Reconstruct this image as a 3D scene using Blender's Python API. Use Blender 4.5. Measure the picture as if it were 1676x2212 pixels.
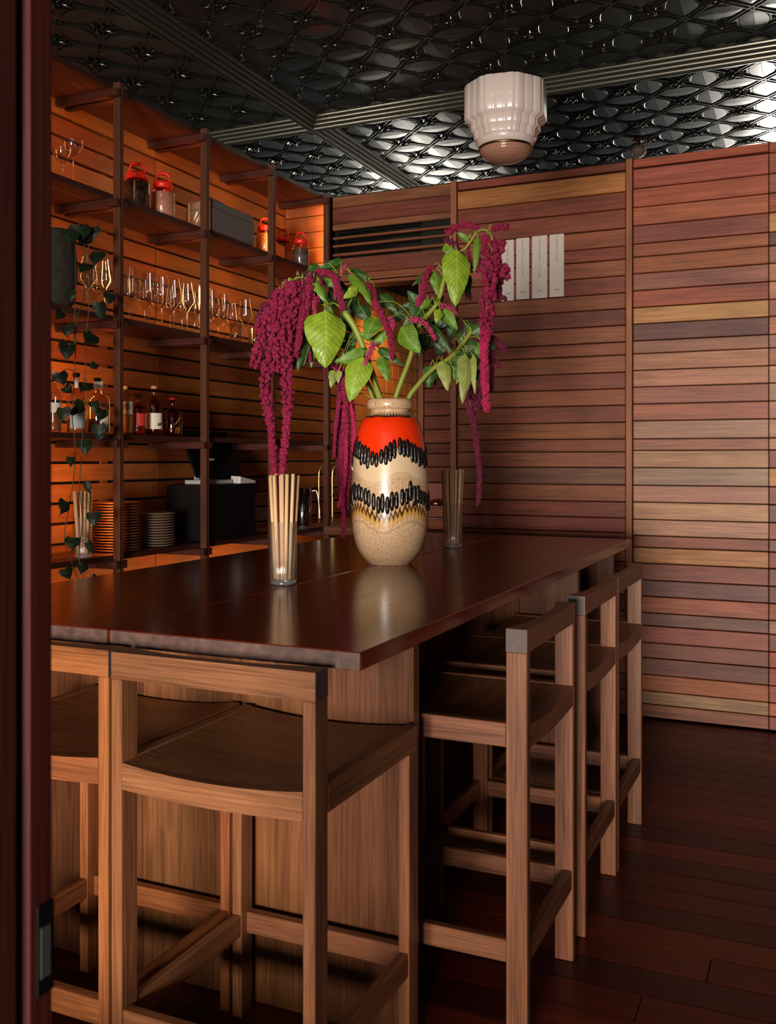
import bpy, bmesh, math, random
from mathutils import Vector, Matrix
for o in list(bpy.data.objects): bpy.data.objects.remove(o, do_unlink=True)
scene = bpy.context.scene; COL = scene.collection
random.seed(7)
# ---------------------------------------------------------------- camera (level, lens shifted down)
U = 1.36                                   # camera height in metres; plan measured in units of it
F, CX, HY = 2090.0, 838.0, 990.0           # focal length / principal column / horizon row of a 1676x2212 frame
TH = math.atan(942/2090); C_, S_ = math.cos(TH), math.sin(TH)
cam = bpy.data.cameras.new('camera'); camo = bpy.data.objects.new('camera', cam); COL.objects.link(camo)
camo.location = (0, 0, U); camo.rotation_euler = (math.pi/2, 0, TH)
cam.sensor_fit = 'HORIZONTAL'; cam.sensor_width = 36; cam.lens = F/1676*36; cam.shift_y = (HY-1106)/1676
cam.clip_start = .05; cam.clip_end = 60
cam.dof.use_dof = True; cam.dof.focus_distance = 3.3; cam.dof.aperture_fstop = 14
scene.camera = camo
# ---------------------------------------------------------------- world, daylight, exposure
scene.view_settings.view_transform = 'Standard'; scene.view_settings.look = 'None'
scene.view_settings.gamma = 1; scene.view_settings.use_curve_mapping = False
scene.view_settings.exposure = 0.0
w = bpy.data.worlds.new('world'); scene.world = w; w.use_nodes = True
w.node_tree.nodes['Background'].inputs[0].default_value = (.72, .84, 1, 1)
w.node_tree.nodes['Background'].inputs[1].default_value = .12
def area(name, loc, target, sx, sy, power, col):
    l = bpy.data.lights.new(name, 'AREA'); l.shape = 'RECTANGLE'; l.size = sx; l.size_y = sy; l.energy = power; l.color = col
    o = bpy.data.objects.new(name, l); COL.objects.link(o); o.location = loc
    d = Vector(target)-Vector(loc); o.rotation_euler = d.to_track_quat('-Z', 'Y').to_euler(); return o
DAY = (1, .92, .825)
area('daylight_doorway', (.08, -5, 1.0), (-.7, 3, 1.15), 2.0, 1.5, 930, DAY)
area('daylight_transom', (-.6, -.6, 2.95), (-.7, 3, 2.6), 2.6, .6, 3, (.85, .93, 1))
WARM = (1, .42, .12)

# ---------------------------------------------------------------- helpers
def srgb(r, g, b):
    f = lambda c: ((c/255)/12.92 if c/255 <= .04045 else ((c/255+.055)/1.055)**2.4)
    return (f(r), f(g), f(b), 1)
def ray(u, v): return (u-CX)/F, (HY-v)/F
def at_depth(u, v, d):                     # metres in front of the lens plane
    a, b = ray(u, v); return Vector((d*(a*C_-S_), d*(a*S_+C_), U+b*d))
def at_Y(u, v, Y):
    a, b = ray(u, v); d = Y/(a*S_+C_); return Vector((d*(a*C_-S_), Y, U+b*d))
def at_X(u, v, X):
    a, b = ray(u, v); d = X/(a*C_-S_); return Vector((X, d*(a*S_+C_), U+b*d))
def at_Z(u, v, z):
    a, b = ray(u, v); return at_depth(u, v, (z-U)/b)
def link(name, data, parent=None, color=None):
    o = bpy.data.objects.new(name, data); COL.objects.link(o)
    if parent: o.parent = parent
    if color: o.color = color
    return o
def tag(o, label=None, cat=None, group=None, kind=None):
    if label: o['label'] = label
    if cat: o['category'] = cat
    if group: o['group'] = group
    if kind: o['kind'] = kind
    return o
def empty(name, loc=(0, 0, 0), rz=0):
    o = link(name, None); o.location = loc; o.rotation_euler = (0, 0, rz); o.empty_display_size = .05; return o
_bm = {}
def boxmesh(sx, sy, sz, mat, bev):
    k = (round(sx, 4), round(sy, 4), round(sz, 4), mat.name, bev)
    if k in _bm: return _bm[k]
    bm = bmesh.new(); bmesh.ops.create_cube(bm, size=1); bmesh.ops.scale(bm, vec=(sx, sy, sz), verts=bm.verts)
    if bev: bmesh.ops.bevel(bm, geom=bm.edges[:], offset=min(bev, .3*min(sx, sy, sz)), segments=1, affect='EDGES')
    me = bpy.data.meshes.new('box'); bm.to_mesh(me); bm.free(); me.materials.append(mat); _bm[k] = me; return me
def box(name, x0, x1, y0, y1, z0, z1, mat, parent=None, color=None, bev=.0015):
    o = link(name, boxmesh(abs(x1-x0), abs(y1-y0), abs(z1-z0), mat, bev), parent, color)
    c = Vector(((x0+x1)/2, (y0+y1)/2, (z0+z1)/2)); o.location = c-(parent.location if parent else Vector()); return o
def hbox(name, x0, x1, y0, y1, z0, z1, mat, parent=None, color=None, bev=.0015):
    return box(name, x0*U, x1*U, y0*U, y1*U, z0*U, z1*U, mat, parent, color, bev)
class MB:
    def __init__(s): s.v = []; s.f = []
    def add(s, vs, fs):
        n = len(s.v); s.v += [tuple(p) for p in vs]; s.f += [tuple(i+n for i in q) for q in fs]
    def box(s, x0, x1, y0, y1, z0, z1):
        s.add([(x, y, z) for x in (x0, x1) for y in (y0, y1) for z in (z0, z1)],
              [(0, 1, 3, 2), (4, 6, 7, 5), (0, 4, 5, 1), (2, 3, 7, 6), (0, 2, 6, 4), (1, 5, 7, 3)])
    def lathe(s, prof, n=32, c=(0, 0, 0), rf=None, cap0=False, cap1=False, close=True):
        vs = []; fs = []; m = len(prof)
        for i, (r, z) in enumerate(prof):
            for j in range(n):
                a = 2*math.pi*j/n; q = r*(rf(a, i) if rf else 1)
                vs.append((c[0]+q*math.cos(a), c[1]+q*math.sin(a), c[2]+z))
        for i in range(m-1):
            for j in range(n):
                k = (j+1) % n; fs.append((i*n+j, i*n+k, (i+1)*n+k, (i+1)*n+j))
        if cap0: fs.append(tuple(range(n-1, -1, -1)))
        if cap1: fs.append(tuple((m-1)*n+j for j in range(n)))
        s.add(vs, fs)
    def tube(s, pts, rad, n=8, caps=True):
        pts = [Vector(p) for p in pts]; m = len(pts)
        rad = rad if isinstance(rad, (list, tuple)) else [rad]*m
        vs = []; fs = []; up = None
        for i, p in enumerate(pts):
            t = (pts[min(i+1, m-1)]-pts[max(i-1, 0)]); t = t.normalized() if t.length > 1e-9 else Vector((0, 0, 1))
            if up is None: up = t.orthogonal().normalized()
            up = (up-t*up.dot(t)); up = up.normalized() if up.length > 1e-6 else t.orthogonal().normalized()
            w_ = t.cross(up)
            for j in range(n):
                a = 2*math.pi*j/n; vs.append(p+(up*math.cos(a)+w_*math.sin(a))*rad[i])
        for i in range(m-1):
            for j in range(n):
                k = (j+1) % n; fs.append((i*n+j, i*n+k, (i+1)*n+k, (i+1)*n+j))
        if caps: fs.append(tuple(range(n-1, -1, -1))); fs.append(tuple((m-1)*n+j for j in range(n)))
        s.add(vs, fs)
    def mesh(s, mat, smooth=True, name='mesh'):
        me = bpy.data.meshes.new(name); me.from_pydata(s.v, [], s.f); me.materials.append(mat)
        if smooth: me.polygons.foreach_set('use_smooth', [True]*len(me.polygons))
        me.update(); return me
    def build(s, name, mat, parent=None, color=None, smooth=True, loc=None):
        o = link(name, s.mesh(mat, smooth), parent, color)
        if loc is not None: o.location = Vector(loc)-(parent.location if parent else Vector())
        return o
def auto_smooth(o, ang=.6):
    me = o.data
    if hasattr(me, 'set_sharp_from_angle'): me.set_sharp_from_angle(angle=ang)
    return o
def spline(pts, n=6):                      # Catmull-Rom through pts
    P = [Vector(p) for p in pts]; P = [P[0]*2-P[1]]+P+[P[-1]*2-P[-2]]; out = []
    for i in range(1, len(P)-2):
        a, b, c, d = P[i-1:i+3]
        for k in range(n):
            t = k/n; out.append(.5*((2*b)+(c-a)*t+(2*a-5*b+4*c-d)*t*t+(-a+3*b-3*c+d)*t**3))
    return out+[P[-2]]
def copy_tree(o, parent=None):
    c = o.copy(); COL.objects.link(c); c.parent = parent
    for ch in [x for x in bpy.data.objects if x.parent == o]: copy_tree(ch, c)
    return c

# ---------------------------------------------------------------- materials
def newmat(name):
    m = bpy.data.materials.new(name); m.use_nodes = True; nt = m.node_tree; return m, nt, nt.nodes['Principled BSDF']
def N(nt, t, **kw):
    n = nt.nodes.new(t)
    for k, v in kw.items(): setattr(n, k, v)
    return n
def mathn(nt, op, a, b=None, c=None, clamp=False):
    n = nt.nodes.new('ShaderNodeMath'); n.operation = op; n.use_clamp = clamp
    for i, x in enumerate((a, b, c)):
        if x is None: continue
        if isinstance(x, (int, float)): n.inputs[i].default_value = x
        else: nt.links.new(x, n.inputs[i])
    return n.outputs[0]
def mixc(nt, fac, a, b, mode='MIX'):
    n = nt.nodes.new('ShaderNodeMix'); n.data_type = 'RGBA'; n.blend_type = mode
    for s, x in ((n.inputs[0], fac), (n.inputs[6], a), (n.inputs[7], b)):
        if isinstance(x, (int, float)): s.default_value = x
        elif isinstance(x, tuple): s.default_value = x
        else: nt.links.new(x, s)
    return n.outputs[2]
def ramp(nt, fac, stops):
    n = nt.nodes.new('ShaderNodeValToRGB'); r = n.color_ramp
    while len(r.elements) < len(stops): r.elements.new(.5)
    for e, (p, c) in zip(r.elements, stops): e.position = p; e.color = c if len(c) == 4 else (*c, 1)
    nt.links.new(fac, n.inputs[0]); return n.outputs[0]
def g(x): return (x, x, x, 1)
def wood(name, axis, rough=.42, contrast=1.0, coat=0.0, bump=.25, spec=.5):
    m, nt, p = newmat(name); L = nt.links
    tc = N(nt, 'ShaderNodeTexCoord'); oi = N(nt, 'ShaderNodeObjectInfo')
    off = N(nt, 'ShaderNodeVectorMath', operation='ADD'); L.new(tc.outputs['Object'], off.inputs[0])
    rv = N(nt, 'ShaderNodeCombineXYZ')
    for i, k in enumerate((31.7, 17.3, 53.1)): L.new(mathn(nt, 'MULTIPLY', oi.outputs['Random'], k), rv.inputs[i])
    L.new(rv.outputs[0], off.inputs[1])
    def layer(along, across, detail, dist):
        sc = N(nt, 'ShaderNodeVectorMath', operation='MULTIPLY'); v = [across]*3; v['xyz'.index(axis)] = along
        sc.inputs[1].default_value = v; L.new(off.outputs[0], sc.inputs[0])
        n = N(nt, 'ShaderNodeTexNoise'); n.inputs['Scale'].default_value = 1; n.inputs['Detail'].default_value = detail
        n.inputs['Distortion'].default_value = dist; L.new(sc.outputs[0], n.inputs['Vector']); return n.outputs[0]
    a = layer(1.6, 70, 5, 1.6); b = layer(1.8, 13, 3, 1.0); c = layer(8, 300, 2, 0)
    k = .5*contrast
    ca = ramp(nt, a, [(.28, g(1-.62*k)), (.5, g(1)), (.74, g(1+.45*k))])
    cb = ramp(nt, b, [(.25, (1-.55*k, 1-.62*k, 1-.6*k, 1)), (.55, g(1)), (.8, (1+.3*k, 1+.34*k, 1+.3*k, 1))])
    cc = ramp(nt, c, [(.36, g(.62)), (.5, g(1))])
    col = mixc(nt, 1.0, oi.outputs['Color'], ca, 'MULTIPLY'); col = mixc(nt, 1.0, col, cb, 'MULTIPLY'); col = mixc(nt, .55*contrast if contrast < 1.5 else .8, col, cc, 'MULTIPLY')
    L.new(col, p.inputs['Base Color'])
    L.new(mathn(nt, 'MULTIPLY_ADD', a, .18, rough-.09), p.inputs['Roughness'])
    p.inputs['Specular IOR Level'].default_value = spec; p.inputs['Coat Weight'].default_value = coat; p.inputs['Coat Roughness'].default_value = .12
    bp = N(nt, 'ShaderNodeBump'); bp.inputs['Strength'].default_value = bump; bp.inputs['Distance'].default_value = .002
    L.new(mathn(nt, 'MULTIPLY_ADD', c, .4, a), bp.inputs['Height']); L.new(bp.outputs[0], p.inputs['Normal']); return m
def plain(name, col, rough=.5, metal=0.0, spec=.5, noise=0.0, nscale=30, bump=0.0, coat=0.0, emit=None, objcol=False):
    m, nt, p = newmat(name); L = nt.links
    p.inputs['Base Color'].default_value = col; p.inputs['Roughness'].default_value = rough; p.inputs['Metallic'].default_value = metal
    p.inputs['Specular IOR Level'].default_value = spec; p.inputs['Coat Weight'].default_value = coat
    src = col
    if objcol: src = N(nt, 'ShaderNodeObjectInfo').outputs['Color']; L.new(src, p.inputs['Base Color'])
    if noise or bump:
        tc = N(nt, 'ShaderNodeTexCoord'); n = N(nt, 'ShaderNodeTexNoise'); n.inputs['Scale'].default_value = nscale; n.inputs['Detail'].default_value = 4
        L.new(tc.outputs['Object'], n.inputs['Vector'])
        if noise: L.new(mixc(nt, 1.0, src, ramp(nt, n.outputs[0], [(.3, g(1-noise)), (.7, g(1+noise))]), 'MULTIPLY'), p.inputs['Base Color'])
        if bump:
            b = N(nt, 'ShaderNodeBump'); b.inputs['Strength'].default_value = bump; b.inputs['Distance'].default_value = .003
            L.new(n.outputs[0], b.inputs['Height']); L.new(b.outputs[0], p.inputs['Normal'])
    if emit: p.inputs['Emission Color'].default_value = emit[0]; p.inputs['Emission Strength'].default_value = emit[1]
    return m
def thinglass(name, tint=(1, 1, 1, 1), boost=1.0, rough=.02, milk=0.0):
    m = bpy.data.materials.new(name); m.use_nodes = True; nt = m.node_tree; nt.nodes.clear(); L = nt.links
    out = N(nt, 'ShaderNodeOutputMaterial'); mx = N(nt, 'ShaderNodeMixShader'); tr = N(nt, 'ShaderNodeBsdfTransparent'); gl = N(nt, 'ShaderNodeBsdfGlossy')
    fr = N(nt, 'ShaderNodeLayerWeight'); fr.inputs[0].default_value = .5; tr.inputs[0].default_value = tint; gl.inputs['Roughness'].default_value = rough
    L.new(mathn(nt, 'MULTIPLY', mathn(nt, 'MULTIPLY_ADD', mathn(nt, 'POWER', fr.outputs['Facing'], 4.0), .9, .045), boost, clamp=True), mx.inputs[0]); L.new(gl.outputs[0], mx.inputs[2]); L.new(mx.outputs[0], out.inputs[0])
    if milk:
        m2 = N(nt, 'ShaderNodeMixShader'); df = N(nt, 'ShaderNodeBsdfDiffuse'); df.inputs[0].default_value = (.8, .76, .72, 1); m2.inputs[0].default_value = milk
        L.new(tr.outputs[0], m2.inputs[1]); L.new(df.outputs[0], m2.inputs[2]); L.new(m2.outputs[0], mx.inputs[1])
    else: L.new(tr.outputs[0], mx.inputs[1])
    return m
WX, WY, WZ = [wood('slat_wood_'+a, a, rough=.5, contrast=1.15, spec=.3) for a in 'xyz']
SHW = {a: wood('shelf_wood_'+a, a, rough=.45, contrast=.8) for a in 'xyz'}
STW = {a: wood('stool_wood_'+a, a, rough=.42, contrast=1.35, spec=.35) for a in 'xyz'}
TBW = {'y': wood('table_wood_y', 'y', rough=.17, contrast=.9, bump=.03, spec=.26), 'z': wood('panel_wood_z', 'z', rough=.42, contrast=1.2, spec=.3)}
FLW = wood('floor_wood', 'x', rough=.36, contrast=1.1, bump=.06, spec=.25)
JMB = wood('jamb_wood', 'z', rough=.4, contrast=.5)
M_void = plain('dark_backing', srgb(14, 9, 7), .9)
M_black = plain('black_plastic', srgb(9, 8, 8), .3, spec=.22)
M_blackm = plain('black_powder_coat', srgb(14, 9, 8), .6, spec=.2)
M_mirror = plain('mirror_silver', (.82, .84, .82, 1), .015, 1.0)
M_tin = plain('pressed_tin_paint', (.014, .014, .012, 1), .28, .3, .45)
M_cornice = plain('cornice_metal', (.075, .068, .05, 1), .3, .6)
M_brass = plain('brushed_brass', (.62, .43, .19, 1), .3, 1.0)
M_steel = plain('polished_steel', (.75, .74, .72, 1), .12, 1.0)
M_copper = plain('copper', (.45, .2, .12, 1), .3, 1.0)
M_glass = thinglass('clear_glass', (.98, .97, .96, 1), 3.0)
M_glass2 = thinglass('thick_glass', (.97, .96, .95, 1), 1.6, .06)
M_ribbed = thinglass('ribbed_glass', (.99, .98, .97, 1), 1.2, .08, .05)
M_white = plain('white_plastic', srgb(205, 195, 190), .4)
M_paper = plain('menu_paper', srgb(200, 186, 176), .8, noise=.04, nscale=60)
M_ink = plain('black_ink', srgb(30, 26, 26), .8)
M_led = plain('led_strip', (1, .5, .15, 1), .5, emit=((1, .45, .13, 1), 3.0))
# ================================================================ STRUCTURE
YB = 3.80                                  # back wall face, in camera heights
XL, XF = -2.2266, -1.987                   # left wall face, shelf front
def xb(u): return at_Y(u, HY, YB*U).x/U
def zb(u, v): return at_Y(u, v, YB*U).z/U
def st(o): return tag(o, kind='structure')
def vary(c, k=.12):
    f = 1+random.uniform(-k, k); return (c[0]*f, c[1]*f*random.uniform(.95, 1.05), c[2]*f*random.uniform(.93, 1.07), 1)
# ---- floor: jarrah planks running across the room
floor = st(hbox('floor', -2.4, 1.4, -1.2, 6.2, -.06, -.012, M_void))
pw = .128; y = .2
fcols = [srgb(78, 16, 11), srgb(62, 10, 9), srgb(92, 28, 12), srgb(54, 9, 9), srgb(70, 14, 11), srgb(100, 34, 13)]
row = 0
while y < YB*U-.002:
    cuts = [-2.3*U]; x = -2.3*U+random.uniform(.5, 3.0)
    while x < 1.3*U: cuts.append(x); x += random.uniform(1.8, 3.2)
    cuts.append(1.35*U); y1 = min(y+pw, YB*U)
    for a, b in zip(cuts, cuts[1:]):
        c = vary(random.choice(fcols), .12)
        box('plank', a+.0008, b-.0008, y+.0012, y1-.0012, -.014*U, random.uniform(-.0006, 0), FLW, floor, c, .0015)
    y += pw; row += 1
# ---- left wall behind the shelves: even horizontal slats with open gaps
wl = st(hbox('wall_left', -2.42, -2.252, .30, 6.2, 0, 2.16, M_void))
orange = [srgb(156, 84, 36), srgb(164, 92, 40), srgb(146, 74, 33), srgb(170, 100, 45), srgb(138, 68, 33)]
PIT = .0652; GAP = .0088
z = 2.155
while z > .25:
    for a, b in ((1.35, 2.874), (2.878, YB+.02), (YB+.024, 4.47)):
        if a > YB and z > 1.80: continue
        hbox('slat', XL-.016, XL, a, b, z-PIT+GAP, z, SHW['y'], wl, vary(random.choice(orange), .12), .0012)
    z -= PIT
for yy in (1.95, 2.6, 3.2):
    hbox('batten', XL-.026, XL-.0165, yy, yy+.035, .25, 2.15, SHW['z'], wl, srgb(150, 84, 44))
# bulkhead above the shelves, faced with mirror
XM = -2.094
wlu = st(hbox('wall_left_upper', -2.42, XM-.004, .30, YB+.1, 2.162, 2.60, M_void))
for a, b in ((.44, 2.03), (2.034, YB+.0175)):
    hbox('mirror_panel', XM-.0038, XM, a, b, 2.164, 2.53, M_mirror, wlu, None, 0)
# ---- back wall
xj0, xj1 = xb(905), xb(915)
xa0, xa1 = xb(975), xb(987)
xb0, xb1 = xb(1353), xb(1366)
xs, xe = xb(1660.5), 1.36
wb = st(hbox('wall_back', xj0+.002, 1.42, YB+.030, YB+.12, 0, 2.156, M_void))
jb = [345, 366.5, 409.3, 449.4, 489.1, 528.5, 556.6, 592.7, 629.4, 665.9, 701, 737.7, 765.2, 801.3, 837, 873.7, 910, 949, 973.7, 1010.8, 1048.5, 1085,
      1122, 1157, 1182, 1216, 1252, 1287, 1322, 1350, 1386, 1419, 1455, 1490, 1518, 1548]
zj = [zb(1366, v) for v in jb]; zj[0] = 2.156; zj[-1] = .004
c3 = [(150,78,54),(146,78,62),(150,82,60),(150,86,62),(128,70,60),(148,86,60),(142,82,54),(140,92,80),(150,82,58),(176,130,86),(106,70,66),(148,106,86),(168,120,94),(170,120,98),(144,94,82),(160,104,80),(160,124,110),(152,102,84),(176,138,108),(160,130,110),(160,118,98),(170,130,106),(166,128,104),(146,90,76),(172,120,76),(136,82,70),(112,78,70),(150,90,66),(118,84,74),(140,82,68),(118,74,64),(110,70,62),(146,88,58),(150,116,90),(128,82,64)]
def slats(x0, x1, ztab, cols, jit=0, gap=.0030, parent=wb, y0=None):
    for i in range(len(ztab)-1):
        c = srgb(*cols[(i+jit) % len(cols)]); c = (c[0]*1.10, c[1]*.98, c[2]*.87, 1); c = vary(c, .07) if jit == 0 else vary(c, .14)
        gp = gap if not (i == 0 and jit == 0) else .0075
        d = random.uniform(-.0012, .0012)
        hbox('slat', x0, x1, (YB if y0 is None else y0)+d, YB+.024, ztab[i+1]+gp, ztab[i]-.0004, WX, parent, c, .003)
slats(xb1+.003, xs-.0012, zj, c3)
slats(xs+.0012, xe, zj, c3, 5)
z2 = [zb(1350, v) for v in [349, 371.2, 414.3, 451.4, 493.5, 531.6, 560.2, 595.7, 632.8, 667, 703, 739, 767, 804.3, 839.8, 875.5, 912.6, 948.6, 976.7, 1010.8, 1048.5, 1085, 1120, 1152, 1180, 1214, 1250, 1285, 1320, 1350, 1386, 1419, 1455, 1490, 1518, 1548]]
z2[0] = 2.150; z2[-1] = .004
c2 = [(122,62,46),(160,106,60),(116,60,46),(120,66,46),(130,76,50),(122,62,46),(132,80,52),(118,62,48),(128,76,52),(110,58,46),(132,80,54),(126,72,50),(136,84,56),(118,66,48),(130,74,48),(120,64,44),(132,78,46),(122,66,46),(128,78,50),(108,72,52),(128,76,48),(120,62,44),(118,58,44),(124,66,42),(130,78,48)]
slats(xa1+.003, xb0-.004, z2, c2)
hbox('post', xb0, xb1, YB-.012, YB+.02, .003, 2.157, WZ, wb, srgb(156, 96, 60))
hbox('post', xa0, xa1, YB-.012, YB+.02, .68, 2.157, WZ, wb, srgb(146, 92, 62))
# short slat panel between opening and first post
zs = [zb(940, v) for v in [602, 632, 662, 692, 721, 751, 780, 810, 839.5, 869.5, 898.7, 928.4, 958, 980.3, 1009.4, 1043]]
slats(xj1+.002, xa0-.002, zs, [(112,58,40),(104,52,38),(118,62,42),(100,50,36),(110,60,38)], 1)
hbox('jamb', xj0, xj1, YB-.008, YB+.06, .66, 1.775, WZ, wb, srgb(140, 84, 56))
hbox('splashback', xj1, xa0, YB+.006, YB+.026, .70, zs[-1]-.002, plain('pink_splashback', srgb(150, 92, 82), .3), wb, None)
# lintel over the opening with the air conditioner louvre
lint = st(hbox('wall_back_lintel', -2.30, xj0, YB+.10, YB+.16, 1.78, 2.156, M_void))
za = [zb(974, v) for v in (394, 420.6, 457, 471.6, 486, 492, 493+11, 510, 523.5, 531, 536, 572, 599)]
xl0 = xb(718)
brd = [(110, 58, 38), (104, 50, 36), (124, 74, 46)]
A = lambda n, z1, z0, c: hbox(n, xl0, xa0-.002, YB, YB+.02, z0+.002, z1, WX, lint, srgb(*c), .0025)
A('slat', 2.152, za[1], (128, 78, 48)); A('slat', za[1], za[2], (108, 54, 38)); A('slat', za[2], za[3], (124, 76, 48))
A('louvre_slat', za[4], za[5], (122, 72, 44)); A('louvre_slat', za[6], za[7], (120, 70, 44)); A('louvre_slat', za[8], za[9], (118, 68, 42))
A('slat', za[10], za[11], (106, 56, 38)); A('slat', za[11], za[12], (122, 70, 42))
hbox('lintel_soffit', -2.30, xj1, YB, YB+.16, 1.772, 1.779, SHW['x'], lint, srgb(60, 32, 24))
zz = 2.15
while zz > 1.79:
    hbox('slat', XL+.002, xb(705), YB, YB+.02, max(zz-.0707, 1.782)+.003, zz, SHW['x'], lint, vary(srgb(170, 92, 44), .1), .0025); zz -= .0707
ac = empty('air_conditioner', Vector((xl0+.02, YB+.05, 1.9))*U); tag(ac, 'black wall air conditioner behind the wooden louvre slats', 'air conditioner')
hbox('housing', xl0+.004, xa0-.018, YB+.032, YB+.095, 1.83, 2.00, M_black, ac, None, .01)
hbox('air_flap', xl0+.02, xa0-.04, YB+.028, YB+.034, 1.845, 1.862, M_black, ac, None, .003)
hbox('cable_end', xa0-.014, xa0-.006, YB+.02, YB+.03, 1.955, 1.972, M_white, ac, None, .002)
# mirror band above the back wall
wbu = st(hbox('wall_back_upper', -2.42, 1.42, YB+.026, YB+.14, 2.158, 2.60, M_void))
xm = [-2.094, xb(1061), xb(1395), xb(1760), 1.36]
for a, b in zip(xm, xm[1:]):
    hbox('mirror_panel', a+.001, b-.001, YB+.018, YB+.0245, 2.16, 2.53, M_mirror, wbu, None, 0)
# ---- passage behind the opening
pl = st(hbox('wall_passage', -2.42, -2.236, 4.472, 6.2, 0, 2.0, M_void))
hbox('jamb', -2.235, XL+.006, 4.472, 4.50, .3, 1.95, SHW['z'], pl, srgb(120, 66, 36))
M_tile = plain('amber_glazed_tile', srgb(196, 128, 66), .22, objcol=True, noise=.1, nscale=14)
tp = .083
for i in range(11):
    for j in range(15):
        hbox('tile', -2.236, XL+random.uniform(-.0008, .0008), 4.504+i*tp, 4.504+(i+1)*tp-.0035, .70+j*tp, .70+(j+1)*tp-.0035, M_tile, pl, vary(srgb(196, 126, 64), .1), .0015)
pe = st(hbox('wall_passage_end', -2.3, 1.42, 5.95, 6.05, 0, 2.0, M_void))
for k in range(20):
    hbox('slat', -2.22, -1.0, 5.93, 5.949, .3+k*.075, .3+k*.075+.069, SHW['x'], pe, vary(srgb(110, 58, 36), .1), .002)
st(hbox('wall_passage_side', -1.50, -1.40, YB+.13, 5.94, 0, 2.0, WX, None, srgb(90, 48, 32)))
st(hbox('ceiling_passage', -2.42, -1.40, YB+.17, 6.05, 1.94, 2.0, M_void))
# ---- ceiling of pressed tin panels and its cornices
ZC = 2.522
ceil = st(hbox('ceiling', -2.42, 1.42, .30, YB+.14, ZC+.012, ZC+.05, M_void))
PI_ = .218*U
tb_ = MB(); PP = PI_
def bead(pts, r, n=5): tb_.tube([Vector((x*PP, y*PP, z)) for x, y, z in pts], r, n, False)
tb_.add([(0, 0, 0), (0, 2*PP, 0), (2*PP, 2*PP, 0), (2*PP, 0, 0)], [(0, 1, 2, 3)])
def lens(cx, cy, ax):                       # raised two-sided leaf with a beaded midrib; ornaments lie along axis ax
    K = 20; ring = []
    for k in range(K):
        t = 2*math.pi*k/K; p, q = .235*math.cos(t), .405*math.copysign(abs(math.sin(t))**1.25, math.sin(t))
        ring.append((cx+(p if ax == 0 else q), cy+(q if ax == 0 else p)))
    ridge = [(cx+(0 if ax == 0 else q), cy+(q if ax == 0 else 0)) for q in (-.30, .30)]
    vs = [(x*PP, y*PP, -.0015) for x, y in ring]+[(x*PP, y*PP, -.0033) for x, y in ridge]
    fs = []
    for k in range(K):
        a, b = k, (k+1) % K; top = K+1 if 0 <= k < K//2 else K
        fs.append((a, b, top))
    fs += [(0, K+1, K), (K//2, K, K+1)]
    tb_.add(vs, fs)
    bead([(x, y, -.002) for x, y in ring+ring[:1]], .0021)
    for k in range(15):
        q = -.31+.62*k/14; x, y = (cx, cy+q) if ax == 0 else (cx+q, cy); e = .007 if k % 2 else .004
        tb_.add([((x+dx*e)*PP, (y+dy*e)*PP, -.003+dz*.0035) for dx, dy, dz in ((1, 0, 0), (0, 1, 0), (-1, 0, 0), (0, -1, 0), (0, 0, -1))], [(0, 1, 4), (1, 2, 4), (2, 3, 4), (3, 0, 4)])
for i in range(2):
    for j in range(3): lens(i+.5, j, 0) if j < 2 else None
for i in range(2):
    for j in range(2): lens(i, j+.5, 1)
def bar(x0, y0, x1, y1, w_, h_):
    d = Vector((x1-x0, y1-y0, 0)).normalized(); n_ = Vector((-d.y, d.x, 0))*w_
    a, b = Vector((x0, y0, 0)), Vector((x1, y1, 0)); z_ = Vector((0, 0, -h_))
    V = []
    for p in (a, b):
        for o_, hh in ((-1, 0), (-.55, 1), (.55, 1), (1, 0)): q = (p+n_*o_)*PP; q.z = -h_*hh; V.append(q)
    tb_.add(V, [(0, 1, 5, 4), (1, 2, 6, 5), (2, 3, 7, 6)])
for i in range(2):
    for j in range(2):
        for (ax0, ay0, ax1, ay1) in ((i+.14, j+.14, i+.86, j+.86), (i+.14, j+.86, i+.86, j+.14)):
            d = Vector((ay1-ay0, -(ax1-ax0))).normalized()
            for o_ in (-.040, .040): bar(ax0+d.x*o_, ay0+d.y*o_, ax1+d.x*o_, ay1+d.y*o_, .013, .0075)
        # rosette on the lattice node
        st_ = []
        for k in range(16):
            t = 2*math.pi*k/16; r_ = .235 if k % 4 == 0 else (.20 if k % 4 == 2 else .135); st_.append((i+r_*math.cos(t), j+r_*math.sin(t), -.004))
        bead(st_+st_[:1], .0038)
        for k in range(8):
            t = 2*math.pi*k/8; p0 = (i+.05*math.cos(t), j+.05*math.sin(t), -.004); p1 = (i+.11*math.cos(t+.25), j+.11*math.sin(t+.25), -.009); p2 = (i+.165*math.cos(t-.1), j+.165*math.sin(t-.1), -.003)
            tb_.tube([Vector((x*PP, y*PP, z_)) for x, y, z_ in (p0, p1, p2)], [.003, .0065, .002], 6)
        tb_.lathe([(.011, -.002), (.012, -.008), (.006, -.013), (.0005, -.014)], 12, c=(i*PP, j*PP, 0))
tm = tb_.mesh(M_tin, False, 'tin_panel')
for i in range(8):
    for j in range(8):
        o = link('tin_panel', tm, ceil); o.location = Vector((-2.292*U+i*2*PI_, .316*U+j*2*PI_, ZC*U))-ceil.location
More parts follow.
